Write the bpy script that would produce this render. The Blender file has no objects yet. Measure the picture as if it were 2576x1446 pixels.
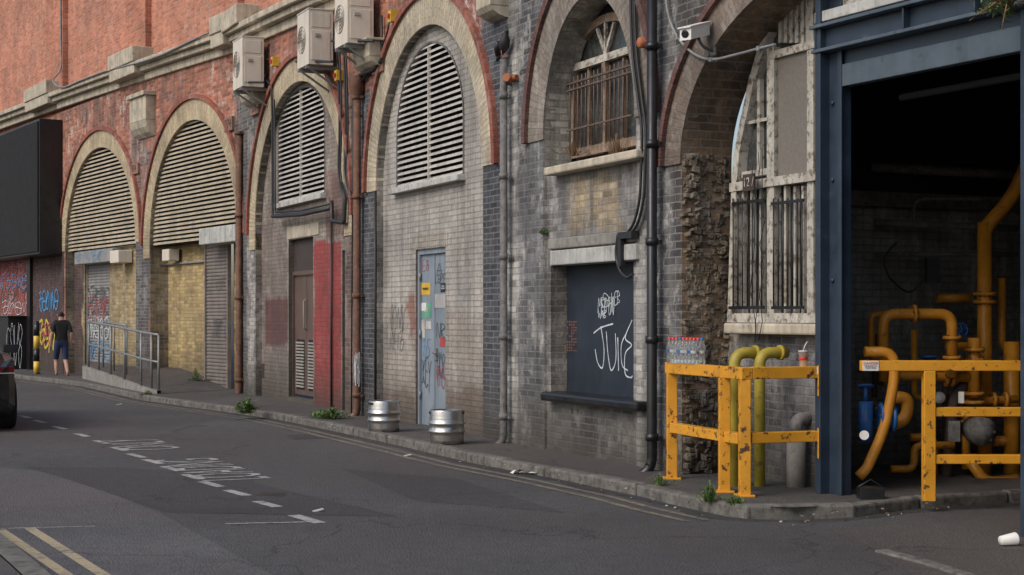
import bpy, math, random
from mathutils import Vector, Matrix, noise
from mathutils.geometry import delaunay_2d_cdt, tessellate_polygon
random.seed(7)
F=4000.;CX=1288.;HY=795.;H=1.6
V=Vector
def g(x,y,z=0.0):
    s=(y-HY)/(H-z); return V(((x-CX)/s,F/s,z))
def fp(x,y,s): return V(((x-CX)/s,F/s,H-(y-HY)/s))
def ps(x,s): return V(((x-CX)/s,F/s))
class Plane:
    def __init__(self,pa,pb):
        self.o=pa.copy(); self.r=(pb-pa).normalized(); self.n=V((-self.r.y,self.r.x))
        r,n,o=self.r,self.n,self.o
        self.M=Matrix(((r.x,n.x,0,o.x),(r.y,n.y,0,o.y),(0,0,1,0),(0,0,0,1)))
    def uz(self,x,y,v=0.):
        k=(x-CX)/F; o,n,r=self.o,self.n,self.r
        Y=(v+o.dot(n))/(k*n.x+n.y)
        return ((k*Y-o.x)*r.x+(Y-o.y)*r.y, H+(HY-y)/F*Y)
    def u(self,x,v=0.): return self.uz(x,HY,v)[0]
    def w(self,u,v,z):
        p=self.o+self.r*u+self.n*v; return V((p.x,p.y,z))
    def px(self,u,v,z):
        p=self.w(u,v,z)
        if p.y<1: return (9999,0)
        return (CX+F*p.x/p.y, HY-F*(z-H)/p.y)
PL=Plane(ps(0,83.5),ps(600,128)); PR=Plane(ps(600,128),ps(2060,306.1)); PP=Plane(ps(2100,297),ps(2565,345))
ID=Matrix.Identity(4)
# ------------------------------------------------------------ materials
class G:
    def __init__(s,name):
        s.m=bpy.data.materials.new(name); s.m.use_nodes=True; s.t=s.m.node_tree
        s.b=s.t.nodes['Principled BSDF']
    def n(s,t,ins={},**props):
        nd=s.t.nodes.new(t)
        for k,v in props.items(): setattr(nd,k,v)
        for k,v in ins.items(): s.set(nd.inputs[k],v)
        return nd
    def set(s,inp,v):
        if isinstance(v,bpy.types.NodeSocket): s.t.links.new(v,inp)
        else:
            if isinstance(v,(tuple,list)) and len(v)==3 and inp.type=='RGBA': v=(*v,1)
            inp.default_value=v
    def mth(s,op,a,b=0.,c=False):
        nd=s.n('ShaderNodeMath',{0:a,1:b},operation=op); nd.use_clamp=c; return nd.outputs[0]
    def mix(s,f,a,b,bl='MIX'):
        nd=s.n('ShaderNodeMix',data_type='RGBA',blend_type=bl)
        s.set(nd.inputs[0],f); s.set(nd.inputs[6],a); s.set(nd.inputs[7],b); return nd.outputs[2]
    def rng(s,v,a,b,c=0.,d=1.):
        return s.n('ShaderNodeMapRange',{0:v,1:a,2:b,3:c,4:d}).outputs[0]
    def noise(s,vec,sc,det=4.,ro=.55):
        return s.n('ShaderNodeTexNoise',{'Vector':vec,'Scale':sc,'Detail':det,'Roughness':ro}).outputs['Fac']
    def map(s,vec,sc,loc=(0,0,0)):
        return s.n('ShaderNodeMapping',{'Vector':vec,'Scale':sc,'Location':loc}).outputs[0]
    def co(s): return s.n('ShaderNodeTexCoord').outputs['Object']
    def scal(s,col,f):
        return s.n('ShaderNodeVectorMath',{0:col,'Scale':f},operation='SCALE').outputs[0]
    def bump(s,h,st=.3,d=.01):
        o=s.n('ShaderNodeBump',{'Height':h,'Strength':st,'Distance':d}).outputs[0]; s.t.links.new(o,s.b.inputs['Normal'])
def simple(name,col,rough=.6,metal=0.,var=.3,sc=5.,dirt=None,thr=(.55,.7),bump=.15,streak=0.):
    m=G(name); c=m.co(); n1=m.noise(c,sc,6.,.65)
    k=m.scal(tuple(col),m.rng(n1,.3,.7,1-var,1+var))
    if dirt:
        n2=m.noise(c,sc*2.3,8.,.7); k=m.mix(m.rng(n2,thr[0],thr[1]),k,dirt)
    if streak:
        n3=m.noise(m.map(c,(9,9,.7)),1.,5.,.6); k=m.mix(m.mth('MULTIPLY',m.rng(n3,.45,.7),streak),k,tuple(x*.3 for x in col))
    m.set(m.b.inputs['Base Color'],k); m.set(m.b.inputs['Roughness'],m.rng(n1,.3,.7,max(.05,rough-.1),min(1,rough+.1)))
    m.b.inputs['Metallic'].default_value=metal
    m.bump(m.noise(c,sc*8,4.,.6),bump,.004)
    return m.m
def brick(name,uv=False,mortar=(.30,.28,.25),mfac=.6,var=.4,streak=.6,bw=.225,rh=.075,bump=.8,damp=True,soot=.5,msz=.009,odd=.55,expo=.0,eff=1.):
    m=G(name); c=m.co(); at=m.n('ShaderNodeAttribute',attribute_name='Col')
    if uv: vec=m.n('ShaderNodeTexCoord').outputs['UV']
    else:
        sp=m.n('ShaderNodeSeparateXYZ',{0:c}).outputs
        vec=m.n('ShaderNodeCombineXYZ',{0:m.mth('ADD',sp[0],sp[1]),1:sp[2],2:0.}).outputs[0]
    dn=m.n('ShaderNodeTexNoise',{'Vector':c,'Scale':9.,'Detail':2.}).outputs['Color']
    dv=m.n('ShaderNodeVectorMath',{0:dn,'Scale':.016},operation='SCALE').outputs[0]
    vec=m.n('ShaderNodeVectorMath',{0:vec,1:dv},operation='ADD').outputs[0]
    bt=m.n('ShaderNodeTexBrick',{'Vector':vec,'Color1':(0,0,0),'Color2':(1,1,1),'Mortar':(.5,.5,.5),'Scale':1.,'Mortar Size':msz,'Mortar Smooth':.3,'Brick Width':bw,'Row Height':rh})
    t=bt.outputs['Color']; fac=bt.outputs['Fac']
    k=m.scal(at.outputs['Color'],m.rng(t,0.,1.,1-var,1+var))
    k=m.mix(m.rng(t,.86,.96,0.,odd),k,(.05,.04,.04))
    n1=m.noise(c,.9,7.,.62); k=m.scal(k,m.rng(n1,.3,.7,.72,1.25))
    nf=m.noise(c,30.,4.,.7); k=m.scal(k,m.rng(nf,.3,.7,.78,1.22))
    mm=m.mix(.5,mortar,k)
    k=m.mix(m.mth('MULTIPLY',fac,mfac),k,mm)
    # efflorescence taken up brick by brick
    n2=m.noise(m.map(c,(1.6,1.6,.8)),2.2,9.,.74); n2b=m.noise(c,14.,5.,.7)
    ee=m.mth('ADD',m.mth('ADD',n2,m.mth('MULTIPLY',n2b,.35)),m.mth('MULTIPLY',t,.05))
    e=m.mth('MULTIPLY',m.rng(ee,.71,.82),at.outputs['Alpha'],True)
    k=m.mix(m.mth('MULTIPLY',e,.8*eff),k,(.54,.52,.48))
    n5=m.noise(m.map(c,(13,13,.5),(3,3,3)),1.,6.,.7); e2=m.mth('MULTIPLY',m.mth('MULTIPLY',m.rng(n5,.62,.74),at.outputs['Alpha'],True),.6*eff)
    k=m.mix(e2,k,(.52,.51,.48))
    n3=m.noise(m.map(c,(5.5,5.5,.4)),1.,8.,.7)
    k=m.mix(m.mth('MULTIPLY',m.rng(n3,.47,.68),streak),k,(.030,.029,.029))
    n4=m.noise(m.map(c,(1,1,.55),(7,2,5)),.9,9.,.74)
    k=m.mix(m.mth('MULTIPLY',m.rng(m.mth('ADD',n4,m.mth('MULTIPLY',t,.06)),.50,.64),soot),k,(.026,.026,.029))
    if expo: k=m.mix(m.mth('MULTIPLY',fac,expo),k,(.20,.195,.185))
    if damp:
        z=m.n('ShaderNodeSeparateXYZ',{0:c}).outputs[2]
        dz=m.mth('ADD',z,m.mth('MULTIPLY',n1,-.9))
        k=m.mix(m.rng(dz,-.35,.45,.8,0.),k,(.05,.043,.032))
        n6=m.noise(c,1.1,6.,.7); k=m.mix(m.mth('MULTIPLY',m.rng(n6,.58,.72),.28),k,(.055,.07,.035))
    m.set(m.b.inputs['Base Color'],k); m.b.inputs['Roughness'].default_value=.88
    h=m.mth('ADD',m.mth('MULTIPLY',fac,-1.),m.mth('MULTIPLY',nf,.6))
    m.bump(h,bump,.016)
    return m.m
M={}
M['brick']=brick('viaduct_brick',var=.5,soot=.62,expo=.38,mfac=.7,mortar=(.32,.31,.29))
M['brickd']=brick('mossy_broken_brick',var=.5,soot=.7,mfac=.5,mortar=(.2,.18,.14),streak=.6)
M['brickup']=brick('parapet_brick',var=.28,streak=.18,soot=.12,damp=False,mortar=(.5,.42,.36),mfac=.5,odd=.3)
M['brickp']=brick('painted_brick',mfac=.75,mortar=(.10,.095,.09),var=.15,streak=.42,bump=.9,soot=.28,odd=.15)
M['bricky']=brick('yellow_stock_brick',mfac=.6,mortar=(.2,.17,.13),var=.35,streak=.35,soot=.3)
M['ring']=brick('arch_ring_brick',uv=True,mfac=.75,mortar=(.16,.14,.11),var=.22,streak=.25,soot=.35,odd=.25,damp=False)
M['stone']=simple('sandstone',(.46,.41,.32),.85,var=.3,sc=3,dirt=(.11,.10,.085),thr=(.54,.76),streak=.5)
M['concrete']=simple('concrete',(.24,.23,.21),.9,var=.3,sc=3,dirt=(.09,.085,.075),thr=(.53,.78),streak=.4)
M['lint']=simple('painted_lintel',(.44,.44,.42),.8,var=.2,sc=3,dirt=(.13,.12,.11),thr=(.54,.76),streak=.55)
M['louv']=simple('louvre_metal',(.50,.48,.44),.6,var=.25,sc=3,dirt=(.22,.20,.17),thr=(.55,.75),streak=.3)
M['louvd']=simple('louvre_aged',(.46,.40,.30),.6,var=.25,sc=3,dirt=(.20,.17,.13),thr=(.54,.75),streak=.3)
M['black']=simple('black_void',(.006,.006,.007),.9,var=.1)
M['blackp']=simple('black_paint',(.012,.012,.014),.35,var=.3,dirt=(.05,.045,.04),thr=(.60,.8))
M['cable']=simple('cable_black',(.02,.02,.022),.5)
M['cabg']=simple('cable_grey',(.22,.22,.22),.5)
M['rustp']=simple('rusty_brown_pipe',(.13,.060,.036),.75,var=.5,sc=7,dirt=(.22,.17,.13),thr=(.55,.7),bump=.4)
M['greyp']=simple('grey_iron_pipe',(.15,.145,.14),.7,var=.4,sc=7,dirt=(.05,.045,.04),thr=(.50,.68),bump=.3)
M['ac']=simple('ac_casing',(.64,.58,.49),.5,var=.08,sc=2,streak=.2)
M['acd']=simple('ac_grille',(.30,.28,.25),.6)
M['whitew']=simple('worn_white_paint',(.48,.455,.40),.7,var=.2,sc=6,dirt=(.14,.11,.08),thr=(.50,.62),bump=.4,streak=.3)
M['brownw']=simple('rotten_brown_frame',(.22,.155,.11),.8,var=.4,sc=8,dirt=(.42,.38,.33),thr=(.57,.67),bump=.4)
M['iron']=simple('rusted_iron_bars',(.11,.075,.06),.8,var=.4,sc=9)
M['glass']=simple('dirty_glass',(.045,.05,.05),.25,var=.5,sc=4,dirt=(.13,.13,.12),thr=(.5,.8),bump=.02)
M['mesh']=simple('grille_panel',(.17,.155,.135),.8,var=.2,sc=30)
M['navy']=simple('navy_steel',(.024,.039,.062),.42,var=.3,sc=3,dirt=(.09,.095,.10),thr=(.62,.78),bump=.2,streak=.25)
M['navyl']=simple('bluegrey_steel',(.075,.10,.125),.45,var=.25,sc=3,dirt=(.03,.035,.04),thr=(.58,.75),streak=.25)
M['board']=simple('navy_board',(.016,.024,.038),.55,var=.25,sc=2,bump=.05,streak=.2)
M['yel']=simple('worn_yellow_paint',(.62,.28,.018),.5,var=.15,sc=5,dirt=(.07,.035,.02),thr=(.57,.61),bump=.3)
M['yelp']=simple('yellow_gas_pipe',(.38,.30,.04),.55,var=.25,sc=5,dirt=(.13,.10,.05),thr=(.56,.7))
M['orp']=simple('orange_pipe',(.62,.26,.025),.45,var=.25,sc=5,dirt=(.14,.07,.03),thr=(.60,.7))
M['galv']=simple('galvanised_steel',(.24,.25,.25),.5,metal=.4,var=.2,sc=9)
M['keg']=simple('keg_steel',(.52,.51,.49),.32,metal=1.,var=.15,sc=6,dirt=(.25,.23,.20),thr=(.56,.72),bump=.08)
M['shut']=simple('shutter_steel',(.30,.29,.28),.55,metal=.2,var=.25,sc=4,streak=.3)
M['shutd']=simple('shutter_brown',(.20,.17,.155),.6,metal=.1,var=.25,sc=4,streak=.4)
M['bdoor']=simple('brown_door',(.11,.072,.058),.65,var=.2,sc=3,dirt=(.2,.17,.15),thr=(.66,.8),streak=.35)
M['ddoor']=simple('dark_panel',(.05,.035,.03),.6,var=.3)
M['droom']=simple('dark_room_and_slat_shade',(.022,.020,.019),.8,var=.4,sc=1.5)
M['gdoor']=simple('bluegrey_door',(.22,.26,.305),.55,var=.14,sc=2,dirt=(.12,.13,.14),thr=(.58,.8),streak=.35)
M['white']=simple('white_plastic',(.70,.69,.66),.5,var=.06)
M['lwhite']=simple('soiled_paper',(.42,.41,.38),.8,var=.2)
M['gw']=simple('graffiti_white',(.50,.55,.58),.7,var=.35,sc=12)
M['gk']=simple('graffiti_dark',(.05,.06,.065),.7)
M['gb']=simple('graffiti_blue',(.06,.25,.50),.7)
M['gy']=simple('graffiti_yellow',(.50,.37,.05),.7)
M['gr']=simple('graffiti_red',(.38,.06,.06),.7)
M['gp']=simple('graffiti_pink',(.45,.16,.22),.7)
M['gg']=simple('graffiti_green',(.12,.32,.22),.7)
M['redp']=simple('red_plastic',(.55,.04,.03),.4)
M['yelc']=simple('yellow_plastic',(.65,.42,.05),.4)
M['bluev']=simple('blue_valve',(.02,.11,.33),.45,var=.3)
M['terra']=simple('terracotta_tile',(.25,.14,.10),.8)
M['leaf']=simple('weed_leaf',(.10,.17,.045),.7,var=.6,sc=12)
M['dry']=simple('dry_stalk',(.22,.14,.08),.8)
M['skin']=simple('skin',(.42,.25,.18),.6,var=.08)
M['shirt']=simple('black_tshirt',(.012,.012,.014),.9)
M['shorts']=simple('navy_shorts',(.020,.035,.085),.9)
M['hair']=simple('dark_hair',(.015,.011,.009),.7)
M['shoe']=simple('black_shoe',(.015,.015,.016),.7)
M['carp']=simple('car_black_paint',(.012,.012,.014),.12,var=.05,bump=0)
M['tyre']=simple('tyre_rubber',(.015,.015,.015),.85)
M['carred']=simple('tail_lamp_red',(.22,.012,.012),.15,bump=0)
M['gravel']=simple('litter_grey',(.18,.17,.15),.8)
M['terr2']=simple('orange_clay_pipe',(.38,.13,.06),.8)
def pet():
    m=G('clear_bottle_plastic'); b=m.b
    b.inputs['Base Color'].default_value=(.93,.96,.97,1); b.inputs['Roughness'].default_value=.06
    b.inputs['Transmission Weight'].default_value=.93; b.inputs['IOR'].default_value=1.25
    return m.m
M['pet']=pet()
def asphalt():
    m=G('asphalt'); c=m.co()
    n1=m.noise(c,.35,6.,.6); nf=m.noise(c,90.,3.,.8); nm=m.noise(c,7.,6.,.7)
    vo=m.n('ShaderNodeTexVoronoi',{'Vector':c,'Scale':55.}).outputs['Distance']
    k=m.scal((.074,.073,.075),m.rng(n1,.3,.7,.70,1.28))
    k=m.scal(k,m.rng(nf,.25,.75,.4,1.6)); k=m.scal(k,m.rng(nm,.3,.7,.78,1.22))
    nr=m.noise(m.map(c,(1,1,1),(4,8,1)),.22,5.,.6); k=m.mix(m.rng(nr,.45,.6,0.,.5),k,m.scal((.088,.072,.070),m.rng(nf,.25,.75,.5,1.5)))
    k=m.mix(m.rng(vo,.0,.2,.6,0.),k,(.21,.205,.20))
    cr=m.n('ShaderNodeTexVoronoi',{'Vector':m.n('ShaderNodeVectorMath',{0:c,1:m.scal(m.n('ShaderNodeTexNoise',{'Vector':c,'Scale':1.6,'Detail':5.}).outputs['Color'],.9)},operation='ADD').outputs[0],'Scale':.33},feature='DISTANCE_TO_EDGE').outputs['Distance']
    k=m.mix(m.rng(cr,.0015,.006,.7,0.),k,(.025,.025,.025))
    st=m.noise(c,1.3,8.,.7); k=m.mix(m.rng(st,.58,.72,0.,.55),k,(.036,.036,.038))
    st2=m.noise(m.map(c,(1,1,1),(9,4,2)),2.6,9.,.75); k=m.mix(m.rng(st2,.62,.74,0.,.35),k,(.15,.145,.135))
    m.set(m.b.inputs['Base Color'],k); m.set(m.b.inputs['Roughness'],m.rng(n1,.3,.7,.68,.9))
    m.bump(m.mth('ADD',vo,nf),.8,.013); return m
A=asphalt(); M['asph']=A.m
def variant(name,f,src='asph'):
    m=M[src].copy(); m.name=name
    t=m.node_tree; b=t.nodes['Principled BSDF']; l=b.inputs['Base Color'].links[0].from_socket
    nd=t.nodes.new('ShaderNodeVectorMath'); nd.operation='MULTIPLY'; nd.inputs[1].default_value=f
    t.links.new(l,nd.inputs[0]); t.links.new(nd.outputs[0],b.inputs['Base Color']); return m
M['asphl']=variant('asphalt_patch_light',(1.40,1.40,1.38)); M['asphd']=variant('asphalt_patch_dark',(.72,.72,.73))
M['pave']=variant('pavement_tarmac',(1.10,1.04,.95)); M['gutter']=variant('gutter_grime',(.62,.60,.56))
def paintm(name,col,t0,t1,mx):
    m=G(name); c=m.co(); n=m.noise(c,14.,9.,.75); n2=m.noise(c,1.7,4.,.6)
    f=m.mth('MULTIPLY',m.rng(m.mth('ADD',n,m.mth('MULTIPLY',n2,.5)),t0,t1),mx)
    k=m.mix(f,(.085,.085,.085),col); k=m.scal(k,m.rng(m.noise(c,80.,3.,.8),.3,.7,.72,1.22))
    m.set(m.b.inputs['Base Color'],k); m.b.inputs['Roughness'].default_value=.8; m.bump(n,.3,.005); return m.m
M['mkw']=paintm('road_paint_white',(.42,.42,.40),.6,.8,.9)
M['mky']=paintm('road_paint_yellow',(.33,.26,.15),.65,.9,.7)
M['mkyb']=paintm('road_paint_yellow_near',(.42,.35,.22),.55,.75,.92)
M['kerb']=simple('granite_kerb',(.14,.132,.118),.85,var=.4,sc=5,dirt=(.045,.042,.038),thr=(.48,.66),bump=.35)
# ------------------------------------------------------------ mesh builder
class MB:
    def __init__(s,plane=None): s.v=[];s.f=[];s.m=[];s.uv={};s.P=plane;s.sm=[]
    def face(s,pts,m=0,sm=False,uv=None):
        i=len(s.v); s.v+= [tuple(p) for p in pts]; s.f.append(list(range(i,i+len(pts)))); s.m.append(m); s.sm.append(sm)
        if uv: s.uv[len(s.f)-1]=uv
    def box(s,u0,u1,v0,v1,z0,z1,m=0,z0b=None,z1b=None):
        if u0>u1:u0,u1=u1,u0
        if v0>v1:v0,v1=v1,v0
        a0=z0;a1=z1;b0=z0 if z0b is None else z0b;b1=z1 if z1b is None else z1b
        i=len(s.v)
        s.v+=[(u0,v0,a0),(u1,v0,b0),(u1,v1,b0),(u0,v1,a0),(u0,v0,a1),(u1,v0,b1),(u1,v1,b1),(u0,v1,a1)]
        for q in ((0,3,2,1),(4,5,6,7),(0,1,5,4),(1,2,6,5),(2,3,7,6),(3,0,4,7)):
            s.f.append([i+k for k in q]); s.m.append(m); s.sm.append(False)
    def bx(s,x0,x1,y0,y1,v0,v1,m=0):
        P=s.P; u0=P.u(x0,v0);u1=P.u(x1,v0);xc=(x0+x1)/2
        s.box(u0,u1,v0,v1,P.uz(xc,y1,v0)[1],P.uz(xc,y0,v0)[1],m)
    def prism(s,poly,v0,v1,m=0,back=False):
        n=len(poly)
        s.face([(a,v0,b) for a,b in poly],m)
        if back: s.face([(a,v1,b) for a,b in reversed(poly)],m)
        for k in range(n):
            a=poly[k];b=poly[(k+1)%n]
            s.face([(a[0],v0,a[1]),(a[0],v1,a[1]),(b[0],v1,b[1]),(b[0],v0,b[1])],m)
    def tube(s,pts,r,m=0,n=10,cap=True):
        pts=[V(p) for p in pts]; N=len(pts)
        rr=r if isinstance(r,(list,tuple)) else [r]*N
        t=(pts[1]-pts[0]).normalized(); a=V((0,0,1)) if abs(t.z)<.9 else V((1,0,0))
        nx=t.cross(a).normalized(); base=len(s.v)
        for i,p in enumerate(pts):
            if i==0:t=(pts[1]-pts[0])
            elif i==N-1:t=pts[i]-pts[i-1]
            else: t=(pts[i+1]-pts[i]).normalized()+(pts[i]-pts[i-1]).normalized()
            if t.length<1e-9: t=V((0,0,1))
            t.normalize(); nx=(nx-t*nx.dot(t))
            if nx.length<1e-6: nx=t.orthogonal()
            nx.normalize(); ny=t.cross(nx)
            for k in range(n):
                an=2*math.pi*k/n; s.v.append(tuple(p+(nx*math.cos(an)+ny*math.sin(an))*rr[i]))
        for i in range(N-1):
            for k in range(n):
                a0=base+i*n+k;a1=base+i*n+(k+1)%n
                s.f.append([a0,a1,a1+n,a0+n]); s.m.append(m); s.sm.append(True)
        if cap:
            s.f.append([base+k for k in range(n)][::-1]); s.m.append(m); s.sm.append(False)
            s.f.append([base+(N-1)*n+k for k in range(n)]); s.m.append(m); s.sm.append(False)
    def lathe(s,c,prof,m=0,n=24,axis=None):
        c=V(c); ax=(V(axis).normalized() if axis else V((0,0,1))); a=ax.orthogonal().normalized(); b=ax.cross(a); base=len(s.v)
        for (r,z) in prof:
            for k in range(n):
                an=2*math.pi*k/n; s.v.append(tuple(c+ax*z+(a*math.cos(an)+b*math.sin(an))*r))
        for i in range(len(prof)-1):
            mm=m[i] if isinstance(m,list) else m
            for k in range(n):
                a0=base+i*n+k;a1=base+i*n+(k+1)%n
                s.f.append([a0,a1,a1+n,a0+n]); s.m.append(mm); s.sm.append(True)
    def obox(s,c,ax,ay,az,m=0):
        c=V(c);ax=V(ax);ay=V(ay);az=V(az); i=len(s.v)
        for sz in(-1,1):
            for sx,sy in((-1,-1),(1,-1),(1,1),(-1,1)): s.v.append(tuple(c+ax*sx+ay*sy+az*sz))
        for q in ((0,3,2,1),(4,5,6,7),(0,1,5,4),(1,2,6,5),(2,3,7,6),(3,0,4,7)):
            s.f.append([i+k for k in q]); s.m.append(m); s.sm.append(False)
    def beam(s,a,b,w,h,m=0):
        a=V(a);b=V(b);d=b-a;t=d.normalized()
        up=V((0,0,1)) if abs(t.z)<.9 else V((0,1,0))
        sd=t.cross(up).normalized(); up=sd.cross(t)
        s.obox((a+b)/2,d/2,sd*w/2,up*h/2,m)
    def fin(s,name,mats,parent=None,col=None,bevel=0,mw=None):
        me=bpy.data.meshes.new(name); me.from_pydata(s.v,[],s.f); 
        for q in mats: me.materials.append(M[q] if isinstance(q,str) else q)
        for i,p in enumerate(me.polygons): p.material_index=s.m[i]; p.use_smooth=s.sm[i]
        if s.uv:
            l=me.uv_layers.new(name='UVMap')
            for fi,uv in s.uv.items():
                for k,li in enumerate(me.polygons[fi].loop_indices): l.data[li].uv=uv[k]
        if col:
            ca=me.color_attributes.new(name='Col',type='FLOAT_COLOR',domain='POINT')
            ca.data.foreach_set('color',list(col)*len(me.vertices))
        o=bpy.data.objects.new(name,me); bpy.context.scene.collection.objects.link(o)
        if parent: o.parent=parent
        o.matrix_basis=(mw if mw is not None else (s.P.M if s.P else ID))
        if bevel:
            b=o.modifiers.new('bev','BEVEL'); b.width=bevel; b.segments=2; b.limit_method='ANGLE'; b.angle_limit=.6
        return o
def empty(name):
    e=bpy.data.objects.new(name,None); bpy.context.scene.collection.objects.link(e); e.empty_display_size=.2; return e
def fillet(pts,r,n=6):
    pts=[V(p) for p in pts]; out=[pts[0]]
    for i in range(1,len(pts)-1):
        a,b,c=pts[i-1],pts[i],pts[i+1]; d1=(a-b);d2=(c-b); rr=min(r,d1.length*.49,d2.length*.49)
        p=b+d1.normalized()*rr;q=b+d2.normalized()*rr
        for k in range(n+1):
            t=k/n; out.append(p*(1-t)**2+b*2*t*(1-t)+q*t*t)
    out.append(pts[-1]); return out
def inpoly(x,y,p):
    c=False;j=len(p)-1
    for i in range(len(p)):
        if (p[i][1]>y)!=(p[j][1]>y) and x<(p[j][0]-p[i][0])*(y-p[i][1])/(p[j][1]-p[i][1])+p[i][0]: c=not c
        j=i
    return c
def wallmesh(name,P,outer,holes,v,paint,parent,mat='brick',step=.15,reveals=(),jit=8):
    pts=[];edges=[]
    for poly in [outer]+holes:
        b=len(pts); pts+=[V((a,c)) for a,c in poly]; n=len(poly); edges+=[(b+i,b+(i+1)%n) for i in range(n)]
    us=[p[0] for p in outer];zs=[p[1] for p in outer]; umx=max(us)
    u=min(us)+step*.5
    while u<max(us):
        z=min(zs)+step*.5
        while z<max(zs): pts.append(V((u+random.uniform(-.2,.2)*step,z+random.uniform(-.2,.2)*step))); z+=step
        u+=step
    res=delaunay_2d_cdt(pts,edges,[],0,1e-5); vs=res[0]; fs=[]
    for f in res[2]:
        cx=sum(vs[i].x for i in f)/3;cz=sum(vs[i].y for i in f)/3
        if not inpoly(cx,cz,outer): continue
        if any(inpoly(cx,cz,h) for h in holes): continue
        a,b,c=[vs[i] for i in f]
        if (b-a).cross(c-a)<0: f=f[::-1]
        fs.append(list(f))
    V3=[(p.x,v,p.y) for p in vs]; cols=[]
    for p in vs:
        x,y=P.px(p.x,v,p.y)
        q=noise.noise(V((p.x*1.7,p.y*1.7,3)))*jit
        cols+=list(paint(x+q,y+q*1.2,p.y))
    for hi,depth,rc in reveals:
        h=holes[hi];n=len(h)
        for i in range(n):
            a=h[i];b=h[(i+1)%n]
            if max(a[0],b[0])>umx: continue
            ns=max(1,int(depth/.12))
            for q in range(ns):
                v0=v+depth*q/ns;v1=v+depth*(q+1)/ns;k=len(V3)
                V3+=[(a[0],v0,a[1]),(b[0],v0,b[1]),(b[0],v1,b[1]),(a[0],v1,a[1])]; cols+=list(rc)*4
                fs.append([k,k+1,k+2,k+3])
    me=bpy.data.meshes.new(name); me.from_pydata(V3,[],fs); me.materials.append(M[mat])
    ca=me.color_attributes.new(name='Col',type='FLOAT_COLOR',domain='POINT'); ca.data.foreach_set('color',cols)
    o=bpy.data.objects.new(name,me); bpy.context.scene.collection.objects.link(o); o.parent=parent; o.matrix_basis=P.M
    return o
def archpoly(u0,u1,zb,zs,zt,n=40,inset=0):
    u0+=inset;u1-=inset;zt-=inset;c=(u0+u1)/2;a=(u1-u0)/2;b=zt-zs
    p=[(u0,zb)]
    for k in range(n+1):
        t=math.pi-math.pi*k/n; p.append((c+a*math.cos(t),zs+b*math.sin(t)))
    p.append((u1,zb)); return p
def ring(P,u0,u1,zs,zt,th,v,col,name,parent,leg=0.,off=0.,mat='ring',vb=.12,umax=None):
    c=(u0+u1)/2;a=(u1-u0)/2+off;b=zt-zs+off; mb=MB(P); N=56
    path=[]
    if leg: path.append((c-a,zs-leg,c-a-th,zs-leg))
    for k in range(N+1):
        t=math.pi-math.pi*k/N; path.append((c+a*math.cos(t),zs+b*math.sin(t),c+(a+th)*math.cos(t),zs+(b+th)*math.sin(t)))
    if leg: path.append((c+a,zs-leg,c+a+th,zs-leg))
    s=0
    for i in range(len(path)-1):
        p,q=path[i],path[i+1]
        ds=math.hypot((q[0]+q[2]-p[0]-p[2])/2,(q[1]+q[3]-p[1]-p[3])/2)
        if umax and max(q[2],q[0],p[0],p[2])>umax: continue
        mb.face([(p[2],v,p[3]),(p[0],v,p[1]),(q[0],v,q[1]),(q[2],v,q[3])],0,uv=[(th,s),(0,s),(0,s+ds),(th,s+ds)])
        mb.face([(p[2],v,p[3]),(q[2],v,q[3]),(q[2],vb,q[3]),(p[2],vb,p[3])],0,uv=[(0,s),(0,s+ds),(.1,s+ds),(.1,s)])
        mb.face([(p[0],v,p[1]),(p[0],vb,p[1]),(q[0],vb,q[1]),(q[0],v,q[1])],0,uv=[(0,s),(.1,s),(.1,s+ds),(0,s+ds)])
        s+=ds
    return mb.fin(name,[mat],parent,col=col)
# ------------------------------------------------------------ viaduct
via=empty('brick_railway_viaduct')
RED=(.42,.15,.085);DK=(.058,.066,.084);GR=(.20,.195,.19)
ZR=[
 (-2000,600,-2000,3000,RED,.45),(333,378,380,1100,(.13,.12,.12),.3),(326,372,330,520,(.26,.14,.11),.8),
 (160,230,230,420,RED,1.2),(240,330,240,330,RED,1.1),(520,600,130,420,RED,.8),(590,660,200,1100,(.13,.125,.12),.7),(612,640,330,1100,(.33,.31,.29),.9),
 (600,900,-500,215,RED,.6),(650,900,150,500,(.32,.125,.08),.7),(600,622,200,1100,(.12,.11,.11),.4),
 (868,950,-500,260,(.36,.125,.075),.6),(868,905,240,1100,(.20,.115,.09),.5),(903,950,230,1100,DK,.35),
 (948,1210,-900,520,RED,.6),(1100,1225,-900,430,(.34,.12,.085),1.5),(1208,1277,-900,1300,DK,.15),(1276,1302,120,1300,(.46,.45,.42),.7),
 (1300,1372,-900,1300,(.18,.18,.19),1.),(1300,1450,-900,360,(.085,.087,.098),.7),(1450,1625,-900,100,DK,.5),
 (1594,1626,60,1300,(.36,.35,.33),.9),(1624,1720,-900,1300,(.10,.104,.118),.9),(1672,1698,-900,900,(.22,.22,.22),1.2),(1700,2500,-900,1300,(.09,.078,.07),.4)]
def paintF(x,y,z):
    c=(*GR,.5)
    for a,b,c0,d,col,al in ZR:
        if a<=x<b and c0<=y<d: c=(*col,al)
    return c
bays=dict(B1=(PL,165,342,3.3,5.75),B2=(PL,378,597,3.2,5.73),B3=(PR,643,868,3.15,5.63),B4=(PR,948,1215,3.45,5.53),B5=(PR,1370,1600,3.6,5.03))
AR={}
for k,(P,xl,xr,zs,zt) in bays.items(): AR[k]=(P,P.u(xl),P.u(xr),zs,zt)
u6=PR.u(1715); AR['B6']=(PR,u6,u6+4.4,3.05,4.5)
zb=-.2
uRend=PR.u(2064)
uL0=PL.u(-500); uLe=PL.u(600)
cor=7.0
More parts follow.
